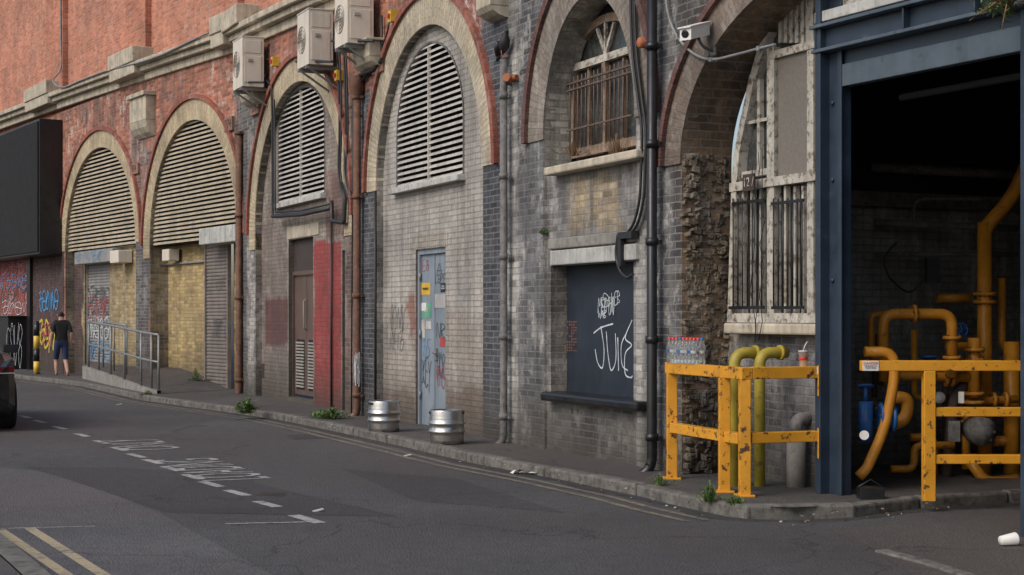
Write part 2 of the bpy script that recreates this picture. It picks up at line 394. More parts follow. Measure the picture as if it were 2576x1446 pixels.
wallmesh('arcade_wall_far',PL,[(uL0,zb),(uLe,zb),(uLe,cor),(uL0,cor)],[archpoly(*AR[k][1:3],zb-.1,*AR[k][3:5]) for k in('B1','B2')],0,paintF,via,
   reveals=[(0,.3,(.3,.24,.15,.3)),(1,.42,(.28,.22,.13,.5))])
wallmesh('arcade_wall_near',PR,[(0,zb),(uRend,zb),(uRend,cor),(0,cor)],[archpoly(*AR[k][1:3],zb-.1,*AR[k][3:5]) for k in('B3','B4','B5','B6')],0,paintF,via,step=.11,
   reveals=[(0,.15,(.2,.17,.14,.5)),(1,.12,(.3,.28,.25,.3)),(2,.34,(.50,.47,.40,.9)),(3,.55,(.26,.165,.095,.25))],jit=6)
CR=(.50,.405,.26,.2)
for k,th,col in (('B1',.42,CR),('B2',.44,CR),('B3',.42,(.50,.415,.28,.3)),('B4',.42,(.52,.45,.33,.3)),('B5',.42,(.25,.215,.18,.4))):
    P,a,b,zs,zt=AR[k]
    ring(P,a,b,zs,zt,th,-.02,col,'arch_ring_'+k,via,leg=0 if k in('B4','B5') else (.0 if k=='B1' else .3))
    ring(P,a,b,zs,zt,.09,-.07,(.30,.085,.055,.3) if k!='B5' else (.14,.06,.05,.2),'arch_hood_'+k,via,off=th)
P,a,b,zs,zt=AR['B6']
ring(P,a,b,zs,zt,.30,-.02,(.18,.14,.11,.35),'arch_ring_B6',via,umax=uRend)
ring(P,a,b,zs,zt,.07,-.07,(.14,.06,.05,.2),'arch_hood_B6',via,off=.30,umax=uRend)
def paintU(x,y,z): return (.50,.205,.125,.22)
wallmesh('parapet_wall_far',PL,[(uL0,6.9),(uLe+.0,6.9),(uLe,12.5),(uL0,12.5)],[],.12,paintU,via,step=.5,mat='brickup')
wallmesh('parapet_wall_near',PR,[(0,6.9),(PR.u(1500),6.9),(PR.u(1500),12.5),(0,12.5)],[],.12,paintU,via,step=.5,mat='brickup')
mb=MB(PL)
for x0,x1 in((118,160),(318,368),(560,600)): mb.box(PL.u(x0),PL.u(x1),-.02,.2,7.1,12.5)
mb.fin('parapet_pilasters_far',['brickup'],via,col=(.47,.18,.105,.2))
mb=MB(PR)
for x0,x1 in((870,930),): mb.box(PR.u(x0),PR.u(x1),-.02,.2,6.9,12.5)
mb.fin('parapet_pilasters_near',['brickup'],via,col=(.44,.17,.10,.2))
mb=MB(PL)
def ct(x): return 7.62-.42*(x-0)/600
segs=[-500,-250,0,110,220,330,440,520,600]
for i in range(len(segs)-1):
    x0,x1=segs[i],segs[i+1]; u0,u1=PL.u(x0),PL.u(x1)-(.008 if x1<600 else -.12); t0,t1=ct(x0),ct(x1)
    mb.box(u0,u1,-.30,.14,t0-.12,t0,0,t1-.12,t1); mb.box(u0,u1,-.20,.10,t0-.24,t0-.123,0,t1-.24,t1-.123); mb.box(u0,u1,-.07,.05,t0-.42,t0-.243,0,t1-.42,t1-.243)
for x0,x1 in((92,150),(308,372),(568,600)):
    u0,u1=PL.u(x0),PL.u(x1); t=ct((x0+x1)/2); mb.box(u0,u1,-.36,.16,t-.03,t+.32); mb.box(u0,u1,-.33,.16,t-.30,t-.033)
mb.fin('stone_cornice_far',['stone'],via,bevel=.02)
mb=MB(PR); xs=[600,680,760,840,1000,1500,2060]
def ct2(x): return 7.2-.32*min(1,(x-600)/240)
for i in range(len(xs)-1):
    x0,x1=xs[i],xs[i+1];u0,u1=PR.u(x0)+(.1 if i==0 else 0),PR.u(x1)-.008;t0,t1=ct2(x0),ct2(x1)
    mb.box(u0,u1,-.30,.14,t0-.12,t0,0,t1-.12,t1); mb.box(u0,u1,-.20,.10,t0-.24,t0-.123,0,t1-.24,t1-.123); mb.box(u0,u1,-.07,.05,t0-.42,t0-.243,0,t1-.42,t1-.243)
mb.box(PR.u(601),PR.u(640),-.36,.16,7.12,7.5)
mb.fin('stone_cornice_near',['stone'],via,bevel=.02)
def corbel(P,x0,x1,y0,y1,name):
    mb=MB(P); u0,u1=P.u(x0,-.2),P.u(x1,-.2); xc=(x0+x1)/2; z1=P.uz(xc,y0,-.2)[1]; z0=P.uz(xc,y1,-.2)[1]; h=z1-z0
    mb.box(u0-.05,u1+.05,-.30,.02,z1-.1*h,z1); mb.box(u0,u1,-.24,.02,z0+.35*h,z1-.1*h-.003)
    pr=[(-.24,z0+.35*h-.003),(-.2,z0+.2*h),(-.12,z0+.08*h),(-.03,z0),(.02,z0),(.02,z0+.35*h-.003)]
    n=len(pr)
    for uu in(u0,u1): mb.face([(uu,a,b) for a,b in pr])
    for k in range(n):
        a=pr[k];b=pr[(k+1)%n]; mb.face([(u0,a[0],a[1]),(u1,a[0],a[1]),(u1,b[0],b[1]),(u0,b[0],b[1])])
    mb.fin(name,['stone'],via,bevel=.012)
corbel(PL,330,370,235,345,'corbel_a'); corbel(PR,608,640,195,265,'corbel_b'); corbel(PR,892,935,105,175,'corbel_c'); corbel(PR,1204,1240,-30,48,'corbel_d')
def text(body,P,x,y,v,size,mat,name,parent,sx=1.,mw=None):
    c=bpy.data.curves.new(name,'FONT'); c.body=body; c.size=size; c.align_x='CENTER'; c.align_y='CENTER'; c.materials.append(M[mat]); c.extrude=.001
    o=bpy.data.objects.new(name,c); bpy.context.scene.collection.objects.link(o); o.parent=parent
    if mw is None:
        u,z=P.uz(x,y,v)
        R=Matrix(((1,0,0,u),(0,0,-1,v),(0,1,0,z),(0,0,0,1)))@Matrix.Diagonal((sx,1,1,1)); o.matrix_basis=P.M@R
    else: o.matrix_basis=mw
    return o
for i,(P,x,y,w,h,t) in enumerate(((PL,336,425,20,28,'274'),(PL,573,312,19,36,'274'),(PR,639,272,20,34,'276'),(PR,948,158,26,52,'277'))):
    mb=MB(P); mb.bx(x-w/2,x+w/2,y-h/2,y+h/2,-.06,.02); mb.fin('number_tile_%d'%i,['terra'],via,bevel=.01)
    text(t,P,x,y,-.065,.24,'blackp','tile_number_%d'%i,via,.9)
def louvre(P,name,poly_w,z0,z1,v,sp,mat,mull=None,lip=.027):
    mb=MB(P); z=z0+.02
    while z<z1-.03:
        a,b=poly_w(z+.01)
        if b-a>.12:
            dz=random.uniform(-.004,.004)
            mb.face([(a,v,z),(b,v,z+dz),(b,v,z+lip+dz),(a,v,z+lip)],0)
            mb.face([(a,v,z+lip),(b,v,z+lip+dz),(b,v+.055,z+lip+.03),(a,v+.055,z+lip+.03)],0)
            mb.face([(a,v,z),(a,v+.055,z+.03),(b,v+.055,z+.03),(b,v,z+dz)],1)  # slat underside in near-black: shade between the slats put into the colour
        z+=sp
    if mull:
        for m_ in mull: mb.box(m_-.014,m_+.014,v-.012,v+.03,z0,z1-.06,0)
    return mb.fin(name,[mat,'droom'],via)
def ellw(u0,u1,zs,zt):
    c=(u0+u1)/2;a=(u1-u0)/2
    def f(z):
        if z<=zs: return(u0,u1)
        t=(z-zs)/(zt-zs)
        if t>=1:return(c,c)
        w=a*math.sqrt(1-t*t); return(c-w,c+w)
    return f
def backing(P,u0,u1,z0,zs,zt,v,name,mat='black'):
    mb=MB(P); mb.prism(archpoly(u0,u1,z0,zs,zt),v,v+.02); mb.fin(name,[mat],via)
def frame(P,u0,u1,z0,zs,zt,v0,v1,t,name,mat):
    mb=MB(P); A_=archpoly(u0,u1,z0,zs,zt); B_=archpoly(u0+t,u1-t,z0,zs,zt-t)
    for i in range(len(A_)-1):
        a,b,c,d=A_[i],A_[i+1],B_[i+1],B_[i]
        mb.face([(a[0],v0,a[1]),(d[0],v0,d[1]),(c[0],v0,c[1]),(b[0],v0,b[1])])
        mb.face([(d[0],v0,d[1]),(d[0],v1,d[1]),(c[0],v1,c[1]),(c[0],v0,c[1])])
    mb.fin(name,[mat],via)
def paintC(col,al,zones=()):
    def f(x,y,z):
        c=(*col,al)
        for a,b,c0,d,cc,aa in zones:
            if a<=x<b and c0<=y<d: c=(*cc,aa)
        return c
    return f
def rect(P,x0,x1,y0,y1,v):
    xc=(x0+x1)/2;u0=P.u(x0,v);u1=P.u(x1,v);z1=P.uz(xc,y0,v)[1];z0=P.uz(xc,y1,v)[1]; return [(u0,z0),(u1,z0),(u1,z1),(u0,z1)]
# --- bay 1
P,a,b,zs,zt=AR['B1']; zl=3.27
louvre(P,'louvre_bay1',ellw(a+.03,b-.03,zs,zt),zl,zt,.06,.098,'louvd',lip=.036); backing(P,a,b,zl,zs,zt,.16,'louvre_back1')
vi=.22
h1=rect(P,213,276,640,928,vi)
wallmesh('bay1_infill',P,[(a-.05,zb),(b+.05,zb),(b+.05,zl),(a-.05,zl)],[h1],vi,paintC((.38,.29,.15),.25,((-500,211,0,2000,(.075,.04,.038),.1),)),via,mat='bricky',reveals=[(0,.15,(.2,.17,.12,.2))])
def shutter(P,u0,u1,z0,z1,v,name,mat):
    mb=MB(P); z=z0
    while z<z1:
        pr=[(v+.0,z),(v-.018,z+.012),(v-.022,z+.035),(v-.018,z+.058),(v,z+.07),(v+.004,z+.075)]
        for i in range(len(pr)-1):
            p,q=pr[i],pr[i+1]; mb.face([(u0,p[0],p[1]),(u1,p[0],p[1]),(u1,q[0],q[1]),(u0,q[0],q[1])])
        z+=.075
    mb.box(u0-.06,u0,v-.05,v+.03,z0,z1); mb.box(u1,u1+.06,v-.05,v+.03,z0,z1)
    mb.fin(name,[mat],via)
shutter(P,h1[0][0]+.06,h1[1][0]-.06,h1[0][1],h1[2][1],vi+.1,'roller_shutter_bay1','shut')
mb=MB(P); mb.bx(187,282,630,662,-.05,.2); mb.fin('shutter_box_bay1',['shut'],via,bevel=.02)
mb=MB(P); mb.bx(276,297,630,662,-.15,.2); mb.fin('alarm_box_bay1',['ac'],via,bevel=.02)
# --- bay 2
P,a,b,zs,zt=AR['B2']; zl=3.17; vi=.42
louvre(P,'louvre_bay2',ellw(a+.03,b-.03,zs,zt),zl,zt,.06,.092,'louvd',lip=.034); backing(P,a,b,zl,zs,zt,.16,'louvre_back2')
h2=rect(P,531,588,610,1003,vi)
wallmesh('bay2_infill',P,[(a-.05,zb),(b+.05,zb),(b+.05,zl),(a-.05,zl)],[h2],vi,paintC((.45,.335,.15),.2),via,mat='bricky')
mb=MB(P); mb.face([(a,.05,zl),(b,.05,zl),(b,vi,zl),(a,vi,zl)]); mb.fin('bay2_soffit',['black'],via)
shutter(P,h2[0][0]+.05,h2[1][0]-.02,h2[0][1],h2[2][1],vi-.1,'roller_shutter_bay2','shutd')
mb=MB(P); mb.bx(500,590,570,612,-.12,.3); mb.fin('shutter_box_bay2',['lint'],via,bevel=.02)
mb=MB(P); mb.bx(407,424,627,657,.1,.35); mb.fin('alarm_box_bay2',['ac'],via,bevel=.02)
mb=MB(P); z=P.uz(470,662,vi)[1]; mb.tube([(P.u(418,vi),vi-.04,z),(P.u(530,vi),vi-.04,z)],.025); mb.fin('conduit_bay2',['cabg'],via)
# --- bay 3
P,a,b,zs,zt=AR['B3']; vi=.12
hl=(P.u(700,vi),P.u(818,vi)); zl0=P.uz(760,500,vi)[1]; zlt=P.uz(768,213,vi)[1]; zls=zlt-.72
hA=archpoly(hl[0],hl[1],zl0,zls,zlt); hD=rect(P,726,788,600,1003,vi); hE=rect(P,861,889,628,1045,vi)
hE=[(hE[0][0],hE[0][1]),(b-.02,hE[1][1]),(b-.02,hE[2][1]),(hE[3][0],hE[3][1])]
wallmesh('bay3_infill',P,[q for q in archpoly(a-.03,b+.03,zb,zs,zt+.03)],[hA,hD,hE],vi,
  paintC((.25,.21,.175),.5,((640,722,560,1200,(.20,.16,.14),.3),(668,724,750,866,(.13,.055,.05),.05),(790,859,605,1040,(.31,.05,.045),.05),(820,870,430,600,(.2,.12,.1),.3))),via,mat='brickp',step=.06,
  reveals=[(0,.1,(.15,.13,.11,.2)),(1,.15,(.1,.08,.07,.1)),(2,.25,(.1,.08,.07,.1))],jit=2)
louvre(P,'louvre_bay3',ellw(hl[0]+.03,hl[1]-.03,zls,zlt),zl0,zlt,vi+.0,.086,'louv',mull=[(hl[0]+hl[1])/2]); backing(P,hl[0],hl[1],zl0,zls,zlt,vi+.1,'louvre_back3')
frame(P,hl[0],hl[1],zl0,zls,zlt,vi-.01,vi+.06,.03,'louvre_frame_bay3','greyp')
mb=MB(P); mb.box(hl[0]-.05,hl[1]+.05,vi-.1,vi+.05,zl0-.09,zl0); mb.fin('louvre_sill_bay3',['lint'],via,bevel=.01)
mb=MB(P); mb.bx(722,800,566,597,vi-.02,vi+.1); mb.fin('stone_lintel_bay3',['stone'],via,bevel=.01)
u0,u1=hD[0][0],hD[1][0];z0,z1=hD[0][1],hD[2][1]; vd=vi+.1
dr=empty('double_door_bay3'); dr.parent=via
zt_=P.uz(757,685,vi)[1]
mb=MB(P); mb.box(u0,u1,vd,vd+.04,zt_+.03,z1,1); mb.box(u0,u1,vd-.03,vd+.04,zt_-.04,zt_+.03,0)
um=(u0+u1)/2
for k,(p,q) in enumerate(((u0+.03,um-.008),(um+.008,u1-.03))):
    mb.box(p,q,vd+.012,vd+.045,z0+.05,zt_-.045,0)
    zl2=P.uz(757,855,vi)[1]
    z=z0+.18
    mb.box(p+.12,q-.12,vd+.006,vd+.011,z0+.14,zl2,2)
    while z<zl2-.03:
        mb.box(p+.12,q-.12,vd-.012,vd+.004,z,z+.03,3); z+=.055
mb.box(u0,u0+.03,vd-.03,vd+.04,z0,zt_-.04,0);mb.box(u1-.03,u1,vd-.03,vd+.04,z0,zt_-.04,0)
mb.tube([(um+.05,vd-.01,1.9),(um+.05,vd-.06,1.85),(um+.05,vd-.06,1.4),(um+.05,vd-.01,1.35)],.012,3)
mb.fin('door_leaves',['bdoor','ddoor','black','acd'],dr)
mb=MB(P); mb.box(hE[0][0],hE[1][0],vi+.2,vi+.24,hE[0][1],hE[2][1],0); mb.box(hE[0][0],hE[0][0]+.1,vi+.12,vi+.19,hE[0][1],hE[2][1]-.1,1); mb.fin('side_door_bay3',['gdoor','whitew'],via)
mb=MB(P); mb.tube([(P.u(838,vi),vi-.03,.12),(P.u(838,vi),vi-.03,P.uz(838,560,vi)[1])],.018); mb.fin('conduit_bay3',['cable'],via)
mb=MB(P); mb.bx(655,664,915,950,vi-.008,vi+.05); mb.fin('air_brick_bay3',['ddoor'],via)
# --- bay 4
P,a,b,zs,zt=AR['B4']; vi=.10
hl=(P.u(998,vi),P.u(1168,vi)); zl0=P.uz(1082,458,vi)[1]; zlt=P.uz(1098,97,vi)[1]; zls=zlt-1.2
hA=archpoly(hl[0],hl[1],zl0,zls,zlt); hD=rect(P,1046,1121,625,1092,vi)
wallmesh('bay4_infill',P,[q for q in archpoly(a-.03,b+.03,zb,zs,zt+.03)],[hA,hD],vi,
  paintC((.40,.38,.345),.3,((900,1300,780,1200,(.35,.315,.28),.3),(1020,1048,740,830,(.27,.15,.12),.1),(900,1300,980,1300,(.24,.185,.155),.2))),via,mat='brickp',step=.1,
  reveals=[(0,.1,(.3,.28,.25,.2)),(1,.12,(.22,.15,.12,.1))],jit=30)
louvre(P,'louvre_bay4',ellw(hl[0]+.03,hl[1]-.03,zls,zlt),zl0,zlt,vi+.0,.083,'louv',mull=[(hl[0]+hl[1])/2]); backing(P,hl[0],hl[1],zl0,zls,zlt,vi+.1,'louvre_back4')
frame(P,hl[0],hl[1],zl0,zls,zlt,vi-.01,vi+.06,.03,'louvre_frame_bay4','greyp')
mb=MB(P); mb.box(hl[0]-.05,hl[1]+.05,vi-.12,vi+.05,zl0-.08,zl0); mb.fin('louvre_sill_bay4',['lint'],via,bevel=.01)
mb=MB(P); zz=P.uz(1080,624,vi)[1]; uu=P.u(1034,vi)
while uu<P.u(1126,vi)-.05: mb.box(uu,uu+.068,vi-.006,vi+.1,zz,zz+.2); uu+=.076
mb.fin('soldier_course_bay4',['brickp'],via,col=(.40,.37,.32,.3))
u0,u1=hD[0][0],hD[1][0];z0,z1=hD[0][1],hD[2][1]; vd=vi+.07;um=(u0+u1)/2
dr4=empty('double_door_bay4'); dr4.parent=via
mb=MB(P); mb.box(u0,u0+.06,vd-.04,vd+.05,z0,z1);mb.box(u1-.06,u1,vd-.04,vd+.05,z0,z1);mb.box(u0+.06,u1-.06,vd-.04,vd+.05,z1-.07,z1)
mb.box(u0+.065,um-.006,vd,vd+.04,z0+.05,z1-.075);mb.box(um+.006,u1-.065,vd,vd+.04,z0+.05,z1-.075)
mb.box(um-.03,um+.01,vd-.012,vd-.001,z0+.05,z1-.08,0)
mb.box(um+.03,um+.11,vd-.03,vd-.002,1.0,1.16,1); mb.tube([(um+.06,vd-.06,1.1),(um+.2,vd-.06,1.1)],.012,1)
for zz in(.45,1.3,2.1): mb.tube([(u0+.065,vd-.03,zz),(u0+.065,vd-.03,zz+.1)],.014,1)
mb.fin('door_leaves',['gdoor','galv'],dr4)
k=0
for (x0,x1,y0,y1,mt) in((1058,1082,712,742,'yelc'),(1060,1084,762,800,'gg'),(1057,1069,805,850,'lint'),(1071,1085,808,828,'lint'),(1108,1120,712,735,'board'),(1106,1119,848,872,'gr'),(1060,1072,762,782,'white'),(1094,1120,740,775,'lint')):
    k+=1; mb=MB(P); mb.bx(x0,x1,y0,y1,vd-.004-k*.0003,vd-.001); mb.fin('sticker_%d'%k,[mt],dr4)
text('WARNING',P,1070,727,vd-.009,.05,'blackp','sticker_text_1',dr4); text('THREAT\nOF DOOM',P,1114,723,vd-.009,.03,'white','sticker_text_2',dr4); text('EXIT',P,1072,780,vd-.009,.08,'white','sticker_text_3',dr4)
L={'J':[[(.7,1),(.7,.2),(.4,0),(.1,.2)]],'U':[[(0,1),(.05,.2),(.4,0),(.75,.2),(.8,1)]],'I':[[(.3,1),(.3,0)]],'C':[[(.8,.85),(.45,1),(.1,.6),(.15,.15),(.5,0),(.85,.15)]],
'E':[[(.8,1),(.15,.95),(.1,0),(.85,.05)],[(.1,.5),(.65,.55)]],'T':[[(0,.9),(1,1)],[(.5,1),(.45,0)]],'W':[[(0,1),(.2,0),(.5,.7),(.75,0),(1,1)]],'B':[[(.1,0),(.1,1),(.7,.8),(.15,.5),(.8,.25),(.1,0)]],
'S':[[(.8,.9),(.3,1),(.15,.7),(.7,.4),(.6,.05),(.1,.1)]],'K':[[(.1,1),(.1,0)],[(.8,1),(.15,.5),(.8,0)]],'N':[[(.1,0),(.1,1),(.75,0),(.8,1)]],'A':[[(0,0),(.4,1),(.8,0)],[(.1,.4),(.75,.4)]],
'R':[[(.1,0),(.1,1),(.7,.75),(.15,.5),(.8,0)]],'M':[[(0,0),(.15,1),(.45,.4),(.8,1),(.9,0)]],'V':[[(0,1),(.4,0),(.9,1.1)]],'O':[[(.45,1),(.05,.5),(.4,0),(.85,.45),(.45,1)]],'L':[[(.15,1),(.1,0),(.8,.05)]],
'8':[[(.4,.5),(.1,.8),(.45,1),(.75,.75),(.1,.25),(.4,0),(.8,.3),(.4,.5)]],'G':[[(.8,.85),(.4,1),(.05,.5),(.4,0),(.8,.2),(.8,.5),(.5,.5)]],'F':[[(.1,0),(.15,1),(.8,1)],[(.12,.55),(.6,.6)]],'Y':[[(0,1),(.4,.5),(.85,1)],[(.4,.5),(.3,-.3)]],'H':[[(.1,1),(.1,0)],[(.8,1),(.75,0)],[(.1,.5),(.8,.55)]],'P':[[(.1,-.1),(.1,1),(.75,.8),(.1,.5)]],
'1':[[(0,.3),(.3,1),(.5,.2),(.1,.1),(.5,.9),(.9,.6)]],'2':[[(.1,.9),(.6,1),(.3,.2),(.7,0),(.9,.6),(.2,.5)]],'3':[[(0,0),(.2,.9),(.35,.1),(.6,1),(.8,0),(1,.8)]],'4':[[(.5,.5),(.1,.7),(.4,1),(.9,.7),(.8,.1),(.3,0),(.1,.4),(1,.4)]]}
def cat(pts,n=6):
    if len(pts)<3: return [V(p) for p in pts]
    p=[V(pts[0])]+[V(q) for q in pts]+[V(pts[-1])]; out=[]
    for i in range(1,len(p)-2):
        for k in range(n):
            t=k/n; a,b,c,d=p[i-1],p[i],p[i+1],p[i+2]
            out.append(.5*((2*b)+(-a+c)*t+(2*a-5*b+4*c-d)*t*t+(-a+3*b-3*c+d)*t**3))
    out.append(p[-2]); return out
def stroke(mb,q,w,v,j):
    for a_,b_ in zip(q[:-1],q[1:]):
        d=(b_-a_)
        if d.length<1e-5: continue
        d=d.normalized(); nn=V((-d.y,d.x))*w/2; e=d*w*.25; j+=1; vv=v-.001-j*.00006
        mb.face([(a_.x-e.x-nn.x,vv,a_.y-e.y-nn.y),(b_.x+e.x-nn.x,vv,b_.y+e.y-nn.y),(b_.x+e.x+nn.x,vv,b_.y+e.y+nn.y),(a_.x-e.x+nn.x,vv,a_.y-e.y+nn.y)])
    return j
def tag(P,word,x0,x1,y0,y1,v,w,mat,name,parent,slant=.2,rise=0.,jt=.09):
    mb=MB(P); ua,za=P.uz(x0,y1,v);ub,zb_=P.uz(x1,y1,v); zt2=P.uz((x0+x1)/2,y0,v)[1]; zb0=P.uz((x0+x1)/2,y1,v)[1]
    n=len(word);cw=(ub-ua)/n;h=zt2-zb0; j=0
    for i,ch in enumerate(word):
        for st in L.get(ch,L['O']):
            pts=cat([(p[0]*1.15+random.uniform(-jt,jt),p[1]+random.uniform(-jt,jt)) for p in st])
            q=[V((ua+cw*(i+.05+p.x*.95)+slant*p.y*cw*.6,zb0+p.y*h+rise*i*h)) for p in pts]
            j=stroke(mb,q,w,v,j)
    return mb.fin(name,[mat],parent)
def strokes_px(P,sts,v,w,mat,name,parent):
    mb=MB(P);j=0
    for st in sts:
        q=[V(P.uz(x,y,v)) for x,y in cat([(x,y) for x,y in st],5)]
        j=stroke(mb,q,w,v,j)
    return mb.fin(name,[mat],parent)
tag(P,'13',980,1015,768,830,vi,.012,'gk','graffiti_wall_a',via); tag(P,'3H2',978,1014,835,880,vi,.010,'gk','graffiti_wall_b',via)
tag(P,'C4PE',1094,1121,690,712,vd-.003,.01,'gk','graffiti_door_a',dr4);tag(P,'NR',1096,1120,815,850,vd-.003,.014,'gk','graffiti_door_b',dr4)
tag(P,'VEKEY',1049,1084,905,965,vd-.003,.014,'gk','graffiti_door_c',dr4);tag(P,'L2S',1052,1082,850,900,vd-.003,.012,'gb','graffiti_door_d',dr4);tag(P,'HOR',1098,1120,890,950,vd-.003,.012,'gk','graffiti_door_e',dr4)
tag(P,'A',1097,1112,665,690,vd-.003,.01,'gk','graffiti_door_f',dr4);tag(P,'14',1098,1120,920,975,vd-.005,.012,'gr','graffiti_door_g',dr4);tag(P,'E2',1062,1078,655,680,vd-.003,.01,'gr','graffiti_door_h',dr4)
tag(PL,'42134',213,274,720,790,.285,.03,'gk','graffiti_shutter_a',via);tag(PL,'13424',213,274,800,850,.285,.03,'gw','graffiti_shutter_b',via);tag(PL,'3124',215,274,860,905,.285,.03,'gb','graffiti_shutter_c',via)
tag(PL,'2431',214,274,745,800,.28,.025,'gr','graffiti_shutter_d',via);tag(PL,'3123',534,584,800,850,.28,.016,'gk','graffiti_shutter_e',via);tag(PL,'212',540,580,690,730,.28,.012,'gk','graffiti_shutter_f',via)
tag(PL,'1321',190,262,634,656,-.052,.015,'gb','graffiti_box',via)
tag(PL,'24134',96,146,732,780,-.02,.045,'gb','graffiti_far_a',via)
tag(PR,'3124',890,906,890,970,-.162,.01,'gw','graffiti_pipe',via)
# --- bay 5
P,a,b,zs,zt=AR['B5']; vi=.03
zsil=P.uz(1480,412,vi)[1]; hB=rect(P,1386,1594,662,1002,vi)
wallmesh('bay5_infill',P,[(a-.03,zb),(b+.03,zb),(b+.03,zsil),(a-.03,zsil)],[hB],vi,
  paintC((.24,.235,.23),.55,((1425,1560,440,580,(.34,.27,.17),.6),(1380,1600,1030,1300,(.16,.155,.155),.6),(1440,1500,1060,1200,(.05,.05,.055),.2))),via,step=.1,reveals=[(0,.26,(.24,.22,.19,.6))])
mb=MB(P); z0,z1=hB[0][1],hB[2][1]; mb.box(hB[0][0]-.01,hB[1][0]+.01,vi+.2,vi+.25,z0-.05,z1+.05)
mb.fin('board_bay5',['board'],via)
mb=MB(P)
mb.bx(1378,1598,590,618,vi-.05,vi+.1,0); mb.bx(1383,1598,622,661,vi-.08,vi+.15,1); mb.fin('lintels_bay5',['concrete','lint'],via,bevel=.012)
mb=MB(P); mb.bx(1357,1600,998,1022,vi-.16,vi+.2); mb.fin('black_sill_bay5',['blackp'],via,bevel=.03)
mb=MB(P); mb.bx(1366,1600,398,420,-.14,.4); mb.fin('window_sill_bay5',['stone'],via,bevel=.02)
vb5=vi+.2
strokes_px(P,[[(1494,838),(1513,824),(1542,815)],[(1512,822),(1520,880),(1516,925),(1504,912),(1498,880)],[(1526,835),(1530,890),(1538,932),(1550,905),(1549,840)],[(1555,850),(1557,932)],[(1578,836),(1564,868),(1566,918),(1580,932)],[(1591,806),(1574,850),(1590,868),(1574,890),(1574,940),(1588,950),(1592,946)]],vb5,.016,'gw','graffiti_board_a',via)
tag(P,'M4123',1504,1546,748,790,vb5,.009,'gw','graffiti_board_b',via); tag(P,'WEB',1538,1560,735,765,vb5,.009,'gw','graffiti_board_c',via)
tag(P,'W3B',1505,1526,780,800,vb5,.008,'gw','graffiti_board_d',via); tag(P,'4',1512,1530,738,770,vb5,.009,'gw','graffiti_board_e',via)
mb=MB(P)
for r_ in range(11):
    for c_ in range(5):
        if random.random()<.75:
            uu,zz=P.uz(1428+c_*5.2,812+r_*7.2,vb5); mb.box(uu,uu+.013,vb5-.004,vb5,zz,zz+.018)
mb.fin('board_vent_holes',['terr2'],via)
vw=.30; wL,wR=P.u(1436,vw),P.u(1612,vw); zw0=P.uz(1510,385,vw)[1]; zwt=P.uz(1528,33,vw)[1]; zws=P.uz(1510,150,vw)[1]
w5=empty('window_bay5'); w5.parent=via
mb=MB(P); mb.prism(archpoly(wL,wR,zw0,zws,zwt),vw+.06,vw+.08); mb.fin('glass',['glass'],w5)
mb=MB(P)
A_=archpoly(wL,wR,zw0,zws,zwt,24);B_=archpoly(wL+.09,wR-.09,zw0,zws,zwt-.09,24)
for i in range(len(A_)-1):
    q,w_,c,d=A_[i],A_[i+1],B_[i+1],B_[i]
    mb.face([(q[0],vw,q[1]),(d[0],vw,d[1]),(c[0],vw,c[1]),(w_[0],vw,w_[1])]); mb.face([(d[0],vw,d[1]),(d[0],vw+.06,d[1]),(c[0],vw+.06,c[1]),(c[0],vw,c[1])])
um=(wL+wR)/2
mb.box(wL+.05,wR-.05,vw-.02,vw+.05,zws-.04,zws+.04,1); mb.box(um-.04,um+.04,vw-.012,vw+.05,zw0,zws-.043,0); mb.box(wL+.08,wR-.08,vw-.01,vw+.05,zw0,zw0+.1,0)
for t in(-.5,0,.5): mb.beam((um,vw+.02,zws+.04),(um+math.sin(t)*(zwt-zws)*.9,vw+.02,zws+math.cos(t)*(zwt-zws)*.85),.03,.035,1)
for off in(-.25,.25):
    c=um+off*(wR-wL)
    mb.box(c-.015,c+.015,vw+.01,vw+.05,zw0+.1,zws-.05,0)
mb.fin('frame',['brownw','whitew'],w5)
mb=MB(P); uu=wL+.12
while uu<wR-.1: mb.tube([(uu,vw-.07,zw0+.1),(uu+random.uniform(-.01,.01),vw-.07,zws-.12)],.009,0,6); uu+=.1
for zz in(zw0+.3,zw0+.75,zws-.2): mb.box(wL+.05,wR-.05,vw-.085,vw-.06,zz,zz+.02)
mb.fin('window_bars',['iron'],w5)
backing(P,a-.3,b+.5,zsil-.2,zs,zt+.25,.42,'bay5_back','ddoor')
# --- bay 6
vi=.50; P=PR; a=u6
z6=P.uz(1940,838,vi)[1]
wallmesh('bay6_lower_wall',P,[(a-.05,zb),(P.u(2100,vi),zb),(P.u(2100,vi),z6),(a-.05,z6)],[],vi,paintC((.15,.148,.16),.5,((1700,1850,0,2000,(.12,.105,.085),.6),)),via,step=.12)
mb=MB(P); random.seed(11)
for i in range(620):
    z=random.uniform(.1,3.15); v=random.uniform(.03,.5); n_=noise.noise(V((z*2.2,v*5,0)))
    w_=random.uniform(.0,.03)+.10*max(0,n_)+.04*max(0,noise.noise(V((z*.9,1,4))))
    r1=random.uniform(-.4,.4); hx=random.uniform(.012,.045); tz=random.uniform(-.012,.012)
    mb.obox((a-.02+w_*.5,v,z),V((w_*.5+.012,r1*.02,tz)),V((-r1*.04,hx,tz)),V((0,0,random.uniform(.01,.032))))
mb.fin('broken_brick_reveal',['brickd'],via,col=(.17,.135,.095,.3),bevel=.007)
w6=empty('window_bay6'); w6.parent=via
vw=.46
def q6(x,y): return P.uz(x,y,vw)
mb=MB(P)
edge=[(1838,806),(1848,470),(1856,380),(1872,300),(1893,200),(1925,90),(1952,0),(1985,-80),(2060,-160)]
eu=[q6(*e) for e in edge]
mb.prism([eu[0]]+[(P.u(2096,vw),eu[0][1]),(P.u(2096,vw),eu[-1][1])]+eu[::-1][:-1],vw+.06,vw+.08,2)
